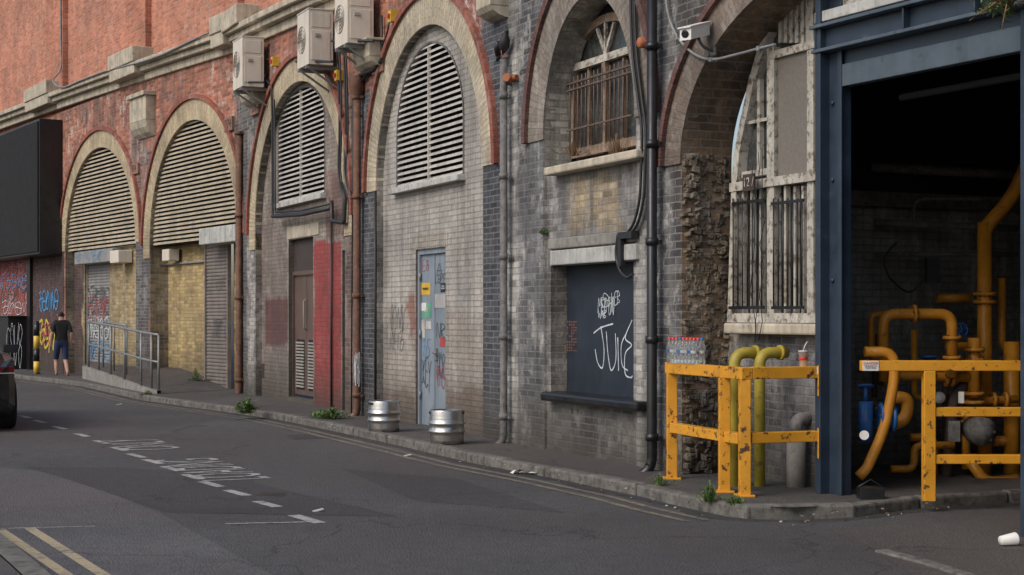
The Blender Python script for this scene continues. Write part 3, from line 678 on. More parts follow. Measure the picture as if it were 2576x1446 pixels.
for p,q in zip(eu[:-1],eu[1:]): mb.beam((p[0]+.05,vw+.01,p[1]),(q[0]+.05,vw+.01,q[1]+.02),.09,.10,0)
def bq(x0,x1,y0,y1,v0,v1,m):
    xc=(x0+x1)/2; mb.box(P.u(x0,vw),P.u(x1,vw),v0,v1,P.uz(xc,y1,vw)[1],P.uz(xc,y0,vw)[1],m)
bq(1846,2075,445,468,vw-.05,vw+.05,0); bq(1936,1954,120,790,vw-.03,vw+.05,0); bq(1838,2075,788,812,vw-.04,vw+.05,0); bq(2036,2052,-160,790,vw-.025,vw+.05,0)
bq(1954,2075,112,132,vw-.035,vw+.05,0)
bq(1958,2034,136,440,vw-.0,vw+.04,3)
for x in(1960,1974,1988,2002,2016,2029): bq(x,x+8,-100,108,vw-.01,vw+.04,0)
bq(1904,1911,200,442,vw,vw+.05,0)
bq(1870,1936,428,444,vw-.02,vw+.05,0); bq(1878,1936,300,308,vw-.002,vw+.05,0)
for x in(1866,1888,1910): bq(x,x+5,468,788,vw,vw+.05,0)
for x in(1972,1996,2016): bq(x,x+5,468,788,vw,vw+.05,0)
bq(1856,1936,505,513,vw-.07,vw-.05,4); bq(1956,2036,505,513,vw-.07,vw-.05,4); bq(1848,1936,770,778,vw-.07,vw-.05,4); bq(1956,2036,770,778,vw-.07,vw-.05,4)
for x in list(range(1858,1934,12))+list(range(1960,2036,12)):
    z0_=P.uz(x,776,vw)[1];z1_=P.uz(x,500,vw)[1];uu=P.u(x,vw); mb.tube([(uu,vw-.06,z0_),(uu,vw-.06,z1_)],.008,4,6)
mb.fin('frame',['whitew','brownw','glass','mesh','blackp'],w6)
mb=MB(P); mb.box(P.u(1828,vw-.1),P.u(2062,vw-.1),vw-.14,vw+.1,z6-.01,z6+.09); mb.fin('stone_sill_bay6',['stone'],via,bevel=.02)
mb=MB(P); mb.bx(1868,1896,438,480,.30,.32); mb.fin('number_plate_bay6',['ddoor'],via); text('12 /',P,1882,459,.296,.12,'whitew','plate_number',via)
mb=MB(P)
for k in range(3):
    x=random.uniform(1862,1925); pts=[]
    for j in range(9): uu,zz=P.uz(x+random.uniform(-8,8),380+j*60+random.uniform(-10,10),.3); pts.append((uu,.3,zz))
    mb.tube(pts,.004,0,5)
mb.fin('loose_wires_bay6',['cable'],via)
# far-left items
mb=MB(PL); xa=-140; z0=PL.uz(120,637,-.6)[1]; z1=PL.uz(120,290,-.6)[1]; mb.box(PL.u(xa),PL.u(158),-.62,-.01,z0,z1,0)
mb.box(PL.u(xa),PL.u(158)-.04,-.66,-.622,z0+.06,z1-.06,1)
mb.fin('black_billboard',['blackp','black'],None,bevel=.02)
mb=MB(PL); wallz=PL.uz(100,640,0)[1]
mb.box(PL.u(-500),PL.u(75),-.02,.05,-.1,wallz,0); mb.fin('red_painted_shopfront',['brickp'],via,col=(.30,.07,.06,.5))
mb=MB(PL); mb.box(PL.u(84),PL.u(161),-.012,.05,-.1,wallz,0); mb.fin('maroon_painted_pier',['brickp'],via,col=(.075,.04,.038,.1))
mb=MB(PL); mb.box(PL.u(76),PL.u(84),-.1,.05,-.1,wallz,0); mb.fin('black_post',['blackp'],via)
tag(PL,'3412',0,70,715,760,-.03,.03,'gk','graffiti_far_b',via);tag(PL,'2143',2,70,758,790,-.032,.02,'gw','graffiti_far_c',via);tag(PL,'12434',0,68,690,725,-.034,.025,'gb','graffiti_far_d',via);tag(PL,'132',4,60,655,690,-.034,.03,'gp','graffiti_far_g',via)
tag(PL,'243',97,136,805,868,-.02,.08,'gy','graffiti_far_e',via,rise=-.1);tag(PL,'42',102,130,815,862,-.035,.04,'gr','graffiti_far_f',via)
# ------------------------------------------------------------ pipes
def zP(P,x,y,v=0): return P.uz(x,y,v)[1]
def downpipe(P,x,y0,y1,v,r,mat,name,shoe=True,cl=1.8,hop=False):
    mb=MB(P);u=P.u(x,v);z1=zP(P,x,y0,v);z0=zP(P,x,y1,v)
    pts=[(u,v,z1),(u,v,z0+.15)]
    if shoe: pts+=[(u-.02,v-.03,z0+.06),(u-.06,v-.12,z0+.0)]
    mb.tube(fillet(pts,.06,4) if shoe else pts,r,0,14)
    z=z0+.35
    while z<z1: mb.tube([(u,v,z),(u,v,z+.07)],r*1.28,0,14); mb.box(u-.1,u+.1,v+r*.6,v+r*1.0+.01,z+.01,z+.05); z+=cl
    if hop: mb.lathe((u,v,z1-.02),[(r,0),(r*2.1,.14),(r*2.2,.32),(r*2.0,.34),(.001,.30)],0,12)
    mb.box(u-.02,u+.02,v,.0,z1-.3,z1-.26)
    return mb.fin(name,[mat])
downpipe(PL,601,338,1006,-.12,.065,'rustp','rainwater_pipe',cl=1.6)
downpipe(PR,898,245,1058,-.1,.058,'rustp','rainwater_pipe',cl=1.5,hop=True)
downpipe(PR,1267,150,1130,-.1,.045,'greyp','rainwater_pipe',cl=.95)
downpipe(PR,1640,-300,1200,-.12,.05,'blackp','rainwater_pipe',cl=.95)
mb=MB(PR);u=PR.u(1268,-.1)
z=zP(PR,1268,200,-.1); mb.tube([(u,-.1,z),(u+.22,-.03,z+.0)],.035,0); mb.tube([(u+.1,-.03,z),(u+.16,-.14,z)],.05,0); mb.fin('clay_pipe_stub',['terr2'])
mb=MB(PR);u=PR.u(1622,-.05);z=zP(PR,1622,108,-.05); mb.lathe((u,-.12,z),[(.001,0),(.045,0),(.055,.02),(.055,.14)],0,14,axis=(0,1,0)); mb.fin('clay_pipe_stub',['terr2'])
mb=MB(PR)
for k in range(4):
    pts=[]
    for (x,y) in((1582,-80),(1585,60),(1590,150),(1602,250),(1612,330),(1610,420),(1606,500),(1592,560),(1572,590)):
        uu,zz=PR.uz(x+k*5,y,-.06); pts.append((uu,-.05-.02*(k%2),zz))
    mb.tube(cat(pts,5),.014,0,8)
pts=[(PR.uz(x,y,-.06)[0],-.06,PR.uz(x,y,-.06)[1]) for x,y in((1555,590),(1550,640),(1560,680),(1578,698),(1592,690))]
mb.tube(cat(pts,6),.018,0,8)
mb.bx(1553,1588,583,600,-.10,-.02); mb.bx(1553,1561,600,670,-.09,-.03)
mb.fin('black_cable_bundle',['cable'])
# cctv
cc=empty('security_camera')
mb=MB(PR); q_=.66
u0,z0=PR.uz(1748,80,-.22); C0=V((u0,-.22,z0))
def sv(a,b,c): return V((a*q_,b*q_,c*q_))
mb.obox(C0,sv(.09,-.20,-.06),sv(.085,.04,0),sv(.0,.0,.085),0)
mb.obox(C0+sv(0,0,.095),sv(.10,-.23,-.07),sv(.10,.045,0),sv(.0,.0,.008),0)
mb.lathe(C0+sv(.09,-.20,-.06),[(.05*q_,0),(.06*q_,.008),(.045*q_,.014),(.001,.006)],1,16,axis=(.09,-.20,-.06))
mb.tube(fillet([C0+sv(-.03,.06,-.06),C0+sv(.0,.12,-.2),V((u0-.03,.0,z0-.16))],.05),.014,2); mb.box(u0-.07,u0+.01,-.02,.0,z0-.20,z0-.12,2)
mb.fin('camera_body',['white','blackp','greyp'],cc)
mb=MB(PR); pts=[(PR.uz(x,y,-.05)[0],-.05,PR.uz(x,y,-.05)[1]) for x,y in((1672,-40),(1682,40),(1706,95),(1745,135),(1790,150),(1850,138),(1910,122),(1950,112))]
mb.tube(cat(pts,6),.013,0,8)
for x,y in((1706,95),(1790,150),(1910,122)):
    uu,zz=PR.uz(x,y,-.05); mb.box(uu-.02,uu+.02,-.07,0,zz-.02,zz+.02)
mb.fin('grey_conduit',['cabg'])
mb=MB(PL); pts=[]
for x,y in((152,-60),(153,90),(153,170),(160,205),(185,222),(230,205),(300,180),(380,160),(440,140),(500,112),(560,85)):
    uu,zz=PL.uz(x,y,-.05); pts.append((uu,-.05 if y<190 and x<170 else -.33,zz))
mb.tube(cat(pts,5),.022,0,8); mb.fin('grey_conduit',['cabg'])
def ac(P,x0,x1,y0,y1,name,v1=-.12,dep=.40):
    mb=MB(P); v0=v1-dep
    u1=P.u(x1,v1); u0=P.u(x0,v0); zc=P.uz((x0+x1)/2,y0,v0)[1]; zd=P.uz((x0+x1)/2,y1,v0)[1]
    mb.box(u0,u1,v0,v1,zd,zc,0)
    h=zc-zd;w=u1-u0
    cx=u0+w*.42;cz=zd+h*.5;R=min(w,h)*.33
    for r_ in(R,R*.75,R*.5,R*.25):
        mb.lathe((cx,v0-.012,cz),[(r_,0),(r_+.006,0),(r_+.006,.012)],1,28,axis=(0,1,0))
    mb.box(cx-.006,cx+.006,v0-.012,v0-.001,cz-R,cz+R,1);mb.box(cx-R,cx+R,v0-.014,v0-.002,cz-.006,cz+.006,1)
    mb.box(u1,u1+.012,v0+.04,v1-.05,zd+h*.08,zd+h*.62,0); mb.box(u1+.0,u1+.008,v0+.04,v1-.05,zd+h*.68,zd+h*.94,0)
    mb.box(u1+.012,u1+.03,v0+.1,v0+.18,zd+h*.5,zd+h*.56,1)
    mb.box(u0-.01,u1+.01,v0-.01,v1+.01,zc,zc+.02,0)
    for uu in(u0+.1,u1-.1):
        mb.box(uu-.02,uu+.02,v0-.02,.0,zd-.06,zd-.005,2); mb.beam((uu,v0+.06,zd-.06),(uu,-.0,zd-.35),.03,.03,2)
    mb.fin(name,['ac','acd','galv'],None,bevel=.012)
ac(PR,586,664,82,208,'air_conditioning_unit'); ac(PR,748,838,12,152,'air_conditioning_unit'); ac(PR,842,940,-42,98,'air_conditioning_unit')
for i,(x,y) in enumerate(((686,155),(983,41),(847,190))):
    mb=MB(PR); uu,zz=PR.uz(x,y,-.1); mb.box(uu-.06,uu+.06,-.12,0,zz-.08,zz+.08,0); mb.box(uu-.03,uu+.03,-.15,-.12,zz-.03,zz+.03,1); mb.fin('isolator_switch',['yelc','redp'])
mb=MB(PR)
for k,(x) in enumerate((858,866,874,882)):
    pts=[(PR.uz(xx,y,-.06)[0],-.05-.02*(k%2),PR.uz(xx,y,-.06)[1]) for xx,y in((x-14,80),(x-8,200),(x-6,330),(x-8,430),(x,480),(x+6,500))]
    mb.tube(cat(pts,5),.016,0,8)
def pl(pts,v,r,m=0,fr=.05): mb.tube(fillet([(PR.uz(x,y,v)[0],v,PR.uz(x,y,v)[1]) for x,y in pts],fr),r,m,8)
pl([(664,196),(683,215),(685,300),(686,542),(760,537),(832,520)],-.06,.022)
pl([(690,250),(692,534),(760,530),(830,513)],-.06,.018)
pl([(686,545),(760,540),(832,524)],-.08,.035)
pl([(834,505),(835,556),(866,560),(868,500),(858,460)],-.08,.035)
pl([(840,60),(850,100),(850,180)],-.05,.014); pl([(940,96),(965,110),(975,80),(980,50)],-.06,.014); pl([(664,150),(680,150)],-.06,.012)
pl([(745,155),(836,155)],-.4,.02); pl([(835,103),(940,103)],-.35,.02); pl([(584,207),(664,207)],-.4,.02)
pl([(960,40),(960,130),(905,215)],-.05,.02); pl([(905,190),(940,175),(960,150)],-.08,.03)
mb.fin('black_cable_trunking',['cable'])
mb=MB(PR); 
pl([(888,215),(886,600),(884,1040)],-.03,.012); pl([(944,480),(944,1075)],-.02,.018)
mb.fin('pier_conduits',['cable'])
mb=MB(PR); u=PR.u(1267,-.1); z=zP(PR,1267,142,-.1)
mb.tube([(u-.11,-.1,z+.03),(u-.06,-.1,z+.07),(u,-.1,z+.13),(u+.05,-.1,z+.19),(u+.07,-.1,z+.25),(u+.09,-.1,z+.29),(u+.12,-.1,z+.29)],[.012,.045,.075,.06,.032,.03,.01],0,10)
mb.tube([(u-.2,-.1,z-.02),(u-.1,-.1,z+.04)],[.02,.035],0,8); mb.tube([(u+.11,-.1,z+.29),(u+.145,-.1,z+.275)],[.008,.002],0,6)
for s_ in(-.03,.03): mb.tube([(u,-.1+s_,z+.08),(u+.01,-.1+s_,z)],.006,1,6); mb.tube([(u-.02,-.1+s_,z),(u+.05,-.1+s_,z)],.005,1,6)
mb.tube([(u+.0,-.165,z+.17),(u-.05,-.17,z+.1),(u-.13,-.14,z+.02)],[.03,.035,.012],0,8)
mb.fin('pigeon',['cable','terr2'])
# ------------------------------------------------------------ ground, road, pavement
mb=MB(); mb.face([(-300,-100,-.02),(300,-100,-.02),(300,400,-.02),(-300,400,-.02)]); mb.fin('ground',['asphd'])
K=[(-420,893),(-150,925),(60,955),(205,972),(360,1008),(590,1040),(700,1056),(830,1083),(1000,1121),(1200,1168),(1400,1205),(1600,1247),(1720,1277),(1850,1305),(2000,1310),(2150,1302),(2320,1279),(2576,1264),(2900,1250)]
KW=[g(*k) for k in K]
near=[g(0,1372),g(85,1446)]; nd=(near[1]-near[0]).normalized()
N0=near[0]-nd*60; N1=near[0]+nd*40
def flat(poly,z,name,mat):
    mb=MB(); tri=tessellate_polygon([[V((p.x,p.y,0)) for p in poly]])
    for t in tri:
        q=[poly[i] for i in t]
        if (q[1].x-q[0].x)*(q[2].y-q[0].y)-(q[1].y-q[0].y)*(q[2].x-q[0].x)<0:q=q[::-1]
        mb.face([(p.x,p.y,z) for p in q])
    return mb.fin(name,[mat])
flat([k.copy() for k in KW]+[V((14,-30,0)),V((N1.x,N1.y,0)),near[0],V((N0.x,N0.y,0))],0,'road','asph')
mb=MB(); ln=V((nd.y,-nd.x,0)); 
if ln.x>0: ln=-ln
for (d0,d1,zz,m) in((0,.15,.09,1),(.158,6,.086,0)):
    p=[N0+ln*d0,N1+ln*d0,N1+ln*d1,N0+ln*d1]; mb.face([(q.x,q.y,zz) for q in p],m); 
mb.face([(N0.x,N0.y,0),(N1.x,N1.y,0),(N1.x,N1.y,.09),(N0.x,N0.y,.09)],1)
mb.fin('pavement',['pave','kerb'])
def inw(i):
    x=K[i][0]
    if x<590: return V((PL.n.x,PL.n.y,0))
    if x<1900: return V((PR.n.x,PR.n.y,0))
    return V((.25,.97,0)).normalized()
flat([KW[i]+inw(i)*.10 for i in range(len(KW))]+[V((13,14,0)),V((13,50,0)),KW[0]+V((PL.n.x,PL.n.y,0))*9],.092,'pavement','pave')
def resample(pts,d):
    out=[pts[0].copy()];rem=d
    for a_,b_ in zip(pts[:-1],pts[1:]):
        l=(b_-a_).length;t=0
        while l-t>=rem: t+=rem; out.append(a_.lerp(b_,t/l)); rem=d
        rem-=(l-t)
    return out
ks=resample(KW,.92); mb=MB()
for a_,b_ in zip(ks[:-1],ks[1:]):
    d=(b_-a_).normalized(); nn=V((-d.y,d.x,0)); nn=nn if nn.dot(V((.7,.7,0)))>0 else -nn
    h=.101+random.uniform(-.007,.006); c=(a_+b_)/2+nn*(.072+random.uniform(-.01,.01)); mb.obox((c.x,c.y,h/2-.04),d*(.456),nn*.072,V((0,0,h/2+.04)))
mb.fin('kerb_stones',['kerb'],None,bevel=.022)
# grimy gutter strip with ragged edge
mb=MB(); gs=resample(KW,.25); prev=None
for i,(a_,b_) in enumerate(zip(gs[:-1],gs[1:])):
    d=(b_-a_).normalized(); nn=V((-d.y,d.x,0)); nn=nn if nn.dot(V((.7,.7,0)))<0 else -nn
    w_=.12+.10*noise.noise(V((i*.35,0,0)))+.04*random.random(); q=a_+nn*w_
    if prev: mb.face([(prev[0].x,prev[0].y,.0016),(a_.x,a_.y,.0016),(q.x,q.y,.0016),(prev[1].x,prev[1].y,.0016)][::-1])
    prev=(a_,q)
mb.fin('gutter_dirt',['gutter'])
def ribbon(mb,pts,w,z=.004,m=0):
    for a_,b_ in zip(pts[:-1],pts[1:]):
        d=(b_-a_);d.z=0;d.normalize();nn=V((-d.y,d.x,0))*w/2
        mb.face([(a_.x-nn.x,a_.y-nn.y,z),(b_.x-nn.x,b_.y-nn.y,z),(b_.x+nn.x,b_.y+nn.y,z),(a_.x+nn.x,a_.y+nn.y,z)],m)
mb=MB()
for off in(-.26,-.44):
    pts=[KW[i]+inw(i)*off for i in range(1,14)]; ribbon(mb,pts,.07)
mb.fin('double_yellow_lines_far',['mky'])
mb=MB()
def gl(pts): return [g(*p) for p in pts]
ribbon(mb,gl([(0,1334),(165,1446),(260,1510)]),.08); ribbon(mb,gl([(75,1330),(258,1446),(380,1525)]),.08)
mb.fin('double_yellow_lines_near',['mkyb'])
mb=MB()
ds=[(62,1049),(100,1061),(150,1077),(205,1095),(255,1113),(300,1130),(343,1147),(385,1162),(432,1180),(485,1200),(533,1219),(597,1241),(672,1269)]
for i,(x,y) in enumerate(ds):
    a_=g(x-12-i*1.2,y-3-i*.35);b_=g(x+12+i*1.2,y+3+i*.35); ribbon(mb,[a_,b_],.10)
ribbon(mb,gl([(738,1297),(806,1317)]),.11,.004); ribbon(mb,gl([(567,1319),(795,1314)]),.05,.0045); ribbon(mb,gl([(0,1331),(240,1325)]),.03,.0045)
mb.fin('bay_line_markings',['mkw'])
rd=V((-PR.r.x,-PR.r.y)); up=V((-PR.n.x,-PR.n.y))
def roadtext(body,o,size,length,name):
    c=bpy.data.curves.new(name,'FONT'); c.body=body; c.size=1; c.materials.append(M['mkw'])
    ob=bpy.data.objects.new(name,c); bpy.context.scene.collection.objects.link(ob)
    bpy.context.view_layer.update(); w=ob.dimensions.x; sx=length/w
    ob.matrix_basis=Matrix(((rd.x*sx,up.x*size,0,o.x),(rd.y*sx,up.y*size,0,o.y),(0,0,1,.005),(0,0,0,1)))
roadtext('LOADING',V((-2.35,15.6)),1.0,2.45,'road_lettering'); roadtext('ONLY',V((-3.95,19.1)),1.0,1.7,'road_lettering')
def patch(pts,name,mat,z):
    mb=MB(); mb.face([(g(*p).x,g(*p).y,z) for p in pts][::-1]); return mb.fin(name,[mat])
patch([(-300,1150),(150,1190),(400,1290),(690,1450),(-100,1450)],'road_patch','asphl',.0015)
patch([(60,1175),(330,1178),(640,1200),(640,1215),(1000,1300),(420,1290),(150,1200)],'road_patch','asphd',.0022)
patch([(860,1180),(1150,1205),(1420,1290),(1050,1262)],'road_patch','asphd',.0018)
patch([(2080,1330),(2576,1300),(2800,1330),(2800,1470),(2330,1470),(2200,1385)],'concrete_apron','pave',.0021)
patch([(650,1240),(718,1241),(716,1250),(655,1248)],'drain_cover','blackp',.003)
patch([(720,1095),(800,1092),(830,1102),(740,1106)],'drain_cover','asphd',.003)
mb=MB(); kk=resample(gl([(2215,1388),(2300,1408),(2420,1446),(2600,1510)]),.6)
for a_,b_ in zip(kk[:-1],kk[1:]):
    d=(b_-a_).normalized(); nn=V((-d.y,d.x,0)); mb.obox(((a_.x+b_.x)/2,(a_.y+b_.y)/2,-.012),d*.295,nn*.05,V((0,0,.03)))
mb.fin('dropped_kerb',['kerb'],None,bevel=.01)
# ramp
rf=[(395,1003,.1),(360,999,.13),(280,981,.25),(207,962,.34)]
rg=[g(x,y,0.) for x,y,_ in rf]
rb=[PL.w(PL.u(545),.45,0),PL.w(PL.u(470),.45,0),PL.w(PL.u(410),.45,0),PL.w(PL.u(180),.45,0)]; rbz=[.094,.3,.44,.44]
mb=MB()
for i in range(3):
    a0=rg[i];a1=rg[i+1];b0=rb[i];b1=rb[i+1];z0=rf[i][2];z1=rf[i+1][2]
    mb.face([(a0.x,a0.y,z0),(a1.x,a1.y,z1),(b1.x,b1.y,rbz[i+1]),(b0.x,b0.y,rbz[i])][::-1])
a0=rg[3]; b0=rb[3]
mb.face([(a0.x,a0.y,0),(a0.x,a0.y,rf[3][2]),(b0.x,b0.y,rbz[3]),(b0.x,b0.y,0)])
a0=rg[0];b0=rb[0];mb.face([(a0.x,a0.y,0),(a0.x,a0.y,rf[0][2]),(b0.x,b0.y,rbz[0]),(b0.x,b0.y,0)])
mb.fin('ramp_surface',['pave'])
mb=MB()
for i in range(3):
    a0=rg[i];a1=rg[i+1]; d=(a1-a0).normalized(); nn=V((-d.y,d.x,0))*.09
    if nn.x<0: nn=-nn
    z0=rf[i][2]+.06;z1=rf[i+1][2]+.06
    A0,A1,B0,B1=a0,a1,a0+nn,a1+nn
    mb.face([(A0.x,A0.y,0),(A1.x,A1.y,0),(A1.x,A1.y,z1),(A0.x,A0.y,z0)]);mb.face([(A0.x,A0.y,z0),(A1.x,A1.y,z1),(B1.x,B1.y,z1),(B0.x,B0.y,z0)]);mb.face([(B0.x,B0.y,z0),(B1.x,B1.y,z1),(B1.x,B1.y,0),(B0.x,B0.y,0)])
mb.face([(A1.x,A1.y,0),(B1.x,B1.y,0),(B1.x,B1.y,z1),(A1.x,A1.y,z1)])
mb.fin('ramp_retaining_wall',['concrete'])
mb=MB(); zz_=[r_[2]+.05 for r_ in rf]
tops=[];mids=[]
def along(t):
    k=min(2,int(t*3)); f=t*3-k; p=rg[k].lerp(rg[k+1],f); return V((p.x+.05,p.y+.03,zz_[k]*(1-f)+zz_[k+1]*f))
for t in(0.03,.2,.38,.55,.7,.83,.95):
    p=along(t); hh=1.08; mb.tube([p,p+V((0,0,hh))],.024,0,8); tops.append(p+V((0,0,hh))); mids.append(p+V((0,0,.55)))
mb.tube(tops,.026,0,8); mb.tube(mids,.022,0,8)
bk=[V((p.x,p.y,p.z))+V((PL.n.x,PL.n.y,0))*.35 for p in tops[4:]]
for p in bk: mb.tube([V((p.x,p.y,.3)),p],.022,0,8)
mb.tube(bk,.024,0,8)
mb.fin('ramp_handrail',['galv'])
# ------------------------------------------------------------ left street things
mb=MB(); c=g(92,941,.092)
for i,(a_,b_) in enumerate(((.09,.42),(.421,.75),(.751,1.08),(1.081,1.42))): mb.tube([(c.x,c.y,a_),(c.x,c.y,b_)],.075,(0,1)[i%2],14)
mb.lathe((c.x,c.y,1.421),[(.075,0),(.06,.03),(.001,.045)],1,14); mb.lathe((c.x,c.y,.093),[(.10,0),(.10,.03),(.076,.035)],1,14)
mb.fin('striped_bollard',['yelc','blackp'])
mb=MB(PL); z1=PL.uz(40,798,-.5)[1]; mb.box(PL.u(-60),PL.u(70),-.55,-.03,.0,z1,0); mb.box(PL.u(-62),PL.u(72),-.58,-.02,z1,z1+.04,0)
cab=mb.fin('utility_cabinet',['blackp'],None,bevel=.01)
tg=tag(PL,'C4V8',14,56,818,920,-.552,.02,'gw','graffiti_cabinet',None)
tg.parent=cab; tg.matrix_parent_inverse=cab.matrix_basis.inverted()
# ------------------------------------------------------------ kegs
def keg(x,y,name,rot=0):
    c=g(x,y,.095); R=.205; mb=MB(); hh=.40
    pr=[(.001,.045),(.16,.05),(R*.93,.06),(R*.93,.0),(R*.97,.0),(R*.98,.05),(R*.99,.08),(R,.10),(R,.13),(R+.012,.14),(R+.012,.155),(R,.165),(R,.2),(R,.225),(R+.012,.235),(R+.012,.25),(R,.26),(R,.295),(R*.99,.315),(R*.97,.335),(R*.98,hh-.01),(R*.96,hh),(R*.90,hh),(R*.90,hh-.06),(.10,hh-.035),(.04,hh-.03),(.04,hh-.01),(.001,hh-.01)]
    mb.lathe(c,pr,0,32)
    for an in(.6,.6+math.pi):
        d=V((math.cos(an+rot),math.sin(an+rot),0)); mb.obox(c+d*R*.985+V((0,0,hh-.035)),V((-d.y,d.x,0))*.05,d*.006,V((0,0,.012)),1)
    mb.fin(name,['keg','black'])
keg(966,1085,'beer_keg'); keg(1124,1116,'beer_keg',-.6)
# ------------------------------------------------------------ yellow barrier left
def barrier():
    mb=MB(); z1=1.17; t=.10
    A_=ps(1690,272);B_=ps(1822,294);C_=ps(1873,301);D_=ps(2056,296)
    A_,B_,C_,D_=[V((p.x,p.y,0)) for p in (A_,B_,C_,D_)]
    Z=lambda p,z:V((p.x,p.y,z))
    for p in(A_,B_,C_): mb.beam(Z(p,.02),Z(p,z1-.1),t*.95,t*.95)
    for p in (A_,B_,C_): mb.obox((p.x,p.y,.1),(.08,0,0),(0,.08,0),(0,0,.01))
    d=(C_-A_).normalized()
    mb.beam(Z(A_-d*.05,z1-.05),Z(C_+d*.05,z1-.05),t,t); mb.beam(Z(A_+d*.05,.57),Z(C_-d*.05,.57),t*.9,t*.9)
    d2=(D_-C_).normalized()
    mb.beam(Z(C_+d2*.052,z1-.048),Z(D_,z1-.048),t,t); mb.beam(Z(C_+d2*.05,.58),Z(D_,.58),t*.9,t*.9)
    mb.obox((D_.x,D_.y-.0,z1-.12),(.006,0,0),(0,.06,0),(0,0,.13)); mb.obox((D_.x,D_.y,.52),(.006,0,0),(0,.06,0),(0,0,.13))
    w=PR.w(PR.u(1700,.0),.0,0)
    mb.beam(Z(A_,z1-.052),Z(w,z1-.052),t*.9,t*.9)
    o=mb.fin('yellow_steel_barrier',['yel'],None,bevel=.006)
    mb=MB(); mb.obox(fp(2049,932,296)+V((0,-.056,0)),(.022,0,0),(0,.002,0),(0,0,.03)); mb.fin('label_patch',['white'],o)
    return A_,B_,C_,D_,z1
A_,B_,C_,D_,zt1=barrier()
bt=empty('water_bottle_pack'); mb=MB()
d=(C_-A_).normalized(); nn=V((-d.y,d.x,0))
for r_ in range(2):
    for c_ in range(8):
        sc_=A_+d*(.04+c_*.076)+nn*(r_-.5)*.074; p=V((sc_.x,sc_.y,zt1+.001)); R=.033
        mb.lathe(p,[(.001,0),(R*.9,.0),(R,.012),(R,.06),(R*.93,.07),(R,.08),(R,.15),(R*.8,.18),(R*.45,.205),(R*.42,.215)],0,12)
        mb.lathe(p,[(R*1.01,.095),(R*1.015,.096),(R*1.015,.12),(R*1.01,.121)],2 if c_%3 else 3,12)
        mb.lathe(p,[(R*.5,.212),(R*.5,.234),(.001,.235)],3 if (c_+r_)%5==3 else 1,12)
mb.fin('bottles',['pet','redp','lint','bluev'],bt)
mb=MB(); p=V((D_.x-.12,D_.y,zt1+.002)); mb.lathe(p,[(.001,0),(.028,.0),(.040,.125),(.043,.125),(.043,.133),(.001,.134)],0,20)
mb.lathe(p,[(.0345,.05),(.0352,.051),(.0375,.08),(.0368,.081)],1,20); mb.tube([p+V((0,0,.13)),p+V((.012,0,.17)),p+V((.035,0,.21))],.004,0,6)
mb.fin('paper_drink_cup',['white','redp'])
mb=MB(); p=g(2535,1358,.045); ax=V((.9,.35,.05)); mb.lathe(p-ax*.06,[(.001,0),(.032,0),(.045,.12),(.047,.122),(.043,.12),(.03,.01),(.001,.012)],0,20,axis=ax); mb.fin('paper_drink_cup',['white'])
mb=MB()
def vp(xb,yt,s,r=.050):
    b0=fp(xb,yt,s); w=PR.n
    mb.tube(fillet([V((b0.x,b0.y,.05)),V((b0.x,b0.y,b0.z)),V((b0.x,b0.y,b0.z))+V((w.x,w.y,0))*.28],.12,8),r,0,16)
    mb.tube([V((b0.x,b0.y,b0.z-.16)),V((b0.x,b0.y,b0.z-.12))],r*1.5,0,16)
    e=V((b0.x,b0.y,b0.z))+V((w.x,w.y,0))*.2; mb.tube([e,e+V((w.x,w.y,0))*.03],r*1.35,0,16)
vp(1848,888,284); vp(1911,888,284)
mb.fin('yellow_gas_pipes',['yelp'])
mb=MB(); b0=fp(2003,1062,285); mb.tube([V((b0.x,b0.y,.05)),V((b0.x,b0.y,b0.z-.1))],.085,0,18); mb.tube(fillet([V((b0.x,b0.y,b0.z-.12)),V((b0.x,b0.y,b0.z+.02)),V((b0.x+.35,b0.y+.15,b0.z+.05))],.12,8),.06,1,16)
mb.fin('grey_vent_pipe',['concrete','greyp'])
# ------------------------------------------------------------ steel portal
po=empty('steel_portal_gateway')
P=PP
mb=MB(P)
def pb(x0,x1,v0,v1,z0,z1,m=0): mb.box(P.u(x0,v0),P.u(x1,v0),v0,v1,z0,z1,m)
pb(2068,2116,-.02,.09,.09,5.6,0); pb(2050,2063,-.12,.10,.09,5.6,0); pb(2063,2069,-.06,-.021,.09,5.6,0)
pb(2106,2116,-.04,-.021,.09,3.95,0)
pb(2112,2124,.092,.13,.09,4.0,2)
for zz in(1.9,2.75,3.4):
    uu=P.u(2096,-.02); mb.lathe((uu,-.02,zz),[(.02,0),(.02,-.02),(.001,-.022)],0,8,axis=(0,1,0))
pb(2566,2680,-.05,.28,0,5.6,0)
uA,uB=P.u(2072),P.u(2700)
z1a=P.uz(2100,125,-.1)[1]; z2a=P.uz(2100,55,-.1)[1]
mb.box(uA,uB,-.14,.24,z1a,z1a+.03,1); mb.box(uA,uB,-.06,.1,z1a+.03,z2a-.03,0); mb.box(uA,uB,-.16,.24,z2a-.03,z2a,1)
for x in (2078,2300,2480): mb.box(P.u(x),P.u(x)+.02,-.13,-.06,z1a+.03,z2a-.03,0)
z3a=P.uz(2127,216,-.03)[1]; z3b=P.uz(2127,160,-.03)[1]
mb.box(P.u(2124),uB,-.03,.06,z3a,z3b,1); mb.box(P.u(2124),uB,.0,.2,z3b,z1a,0)
mb.box(uA,uB,.0,.25,z2a+.001,z2a+.5,3); mb.box(uA,uB,-.1,.2,z2a+.03,z2a+.12,4)
mb.tube([(P.u(2200),.28,z3a-.12),(P.u(2650),.28,z3a-.12)],.03,2,10)
mb.fin('steel_frame',['navy','navyl','black','whitew','lint'],po,bevel=.006)
mb=MB(P); u0r,u1r,v1r=-1.9,6.5,5.5
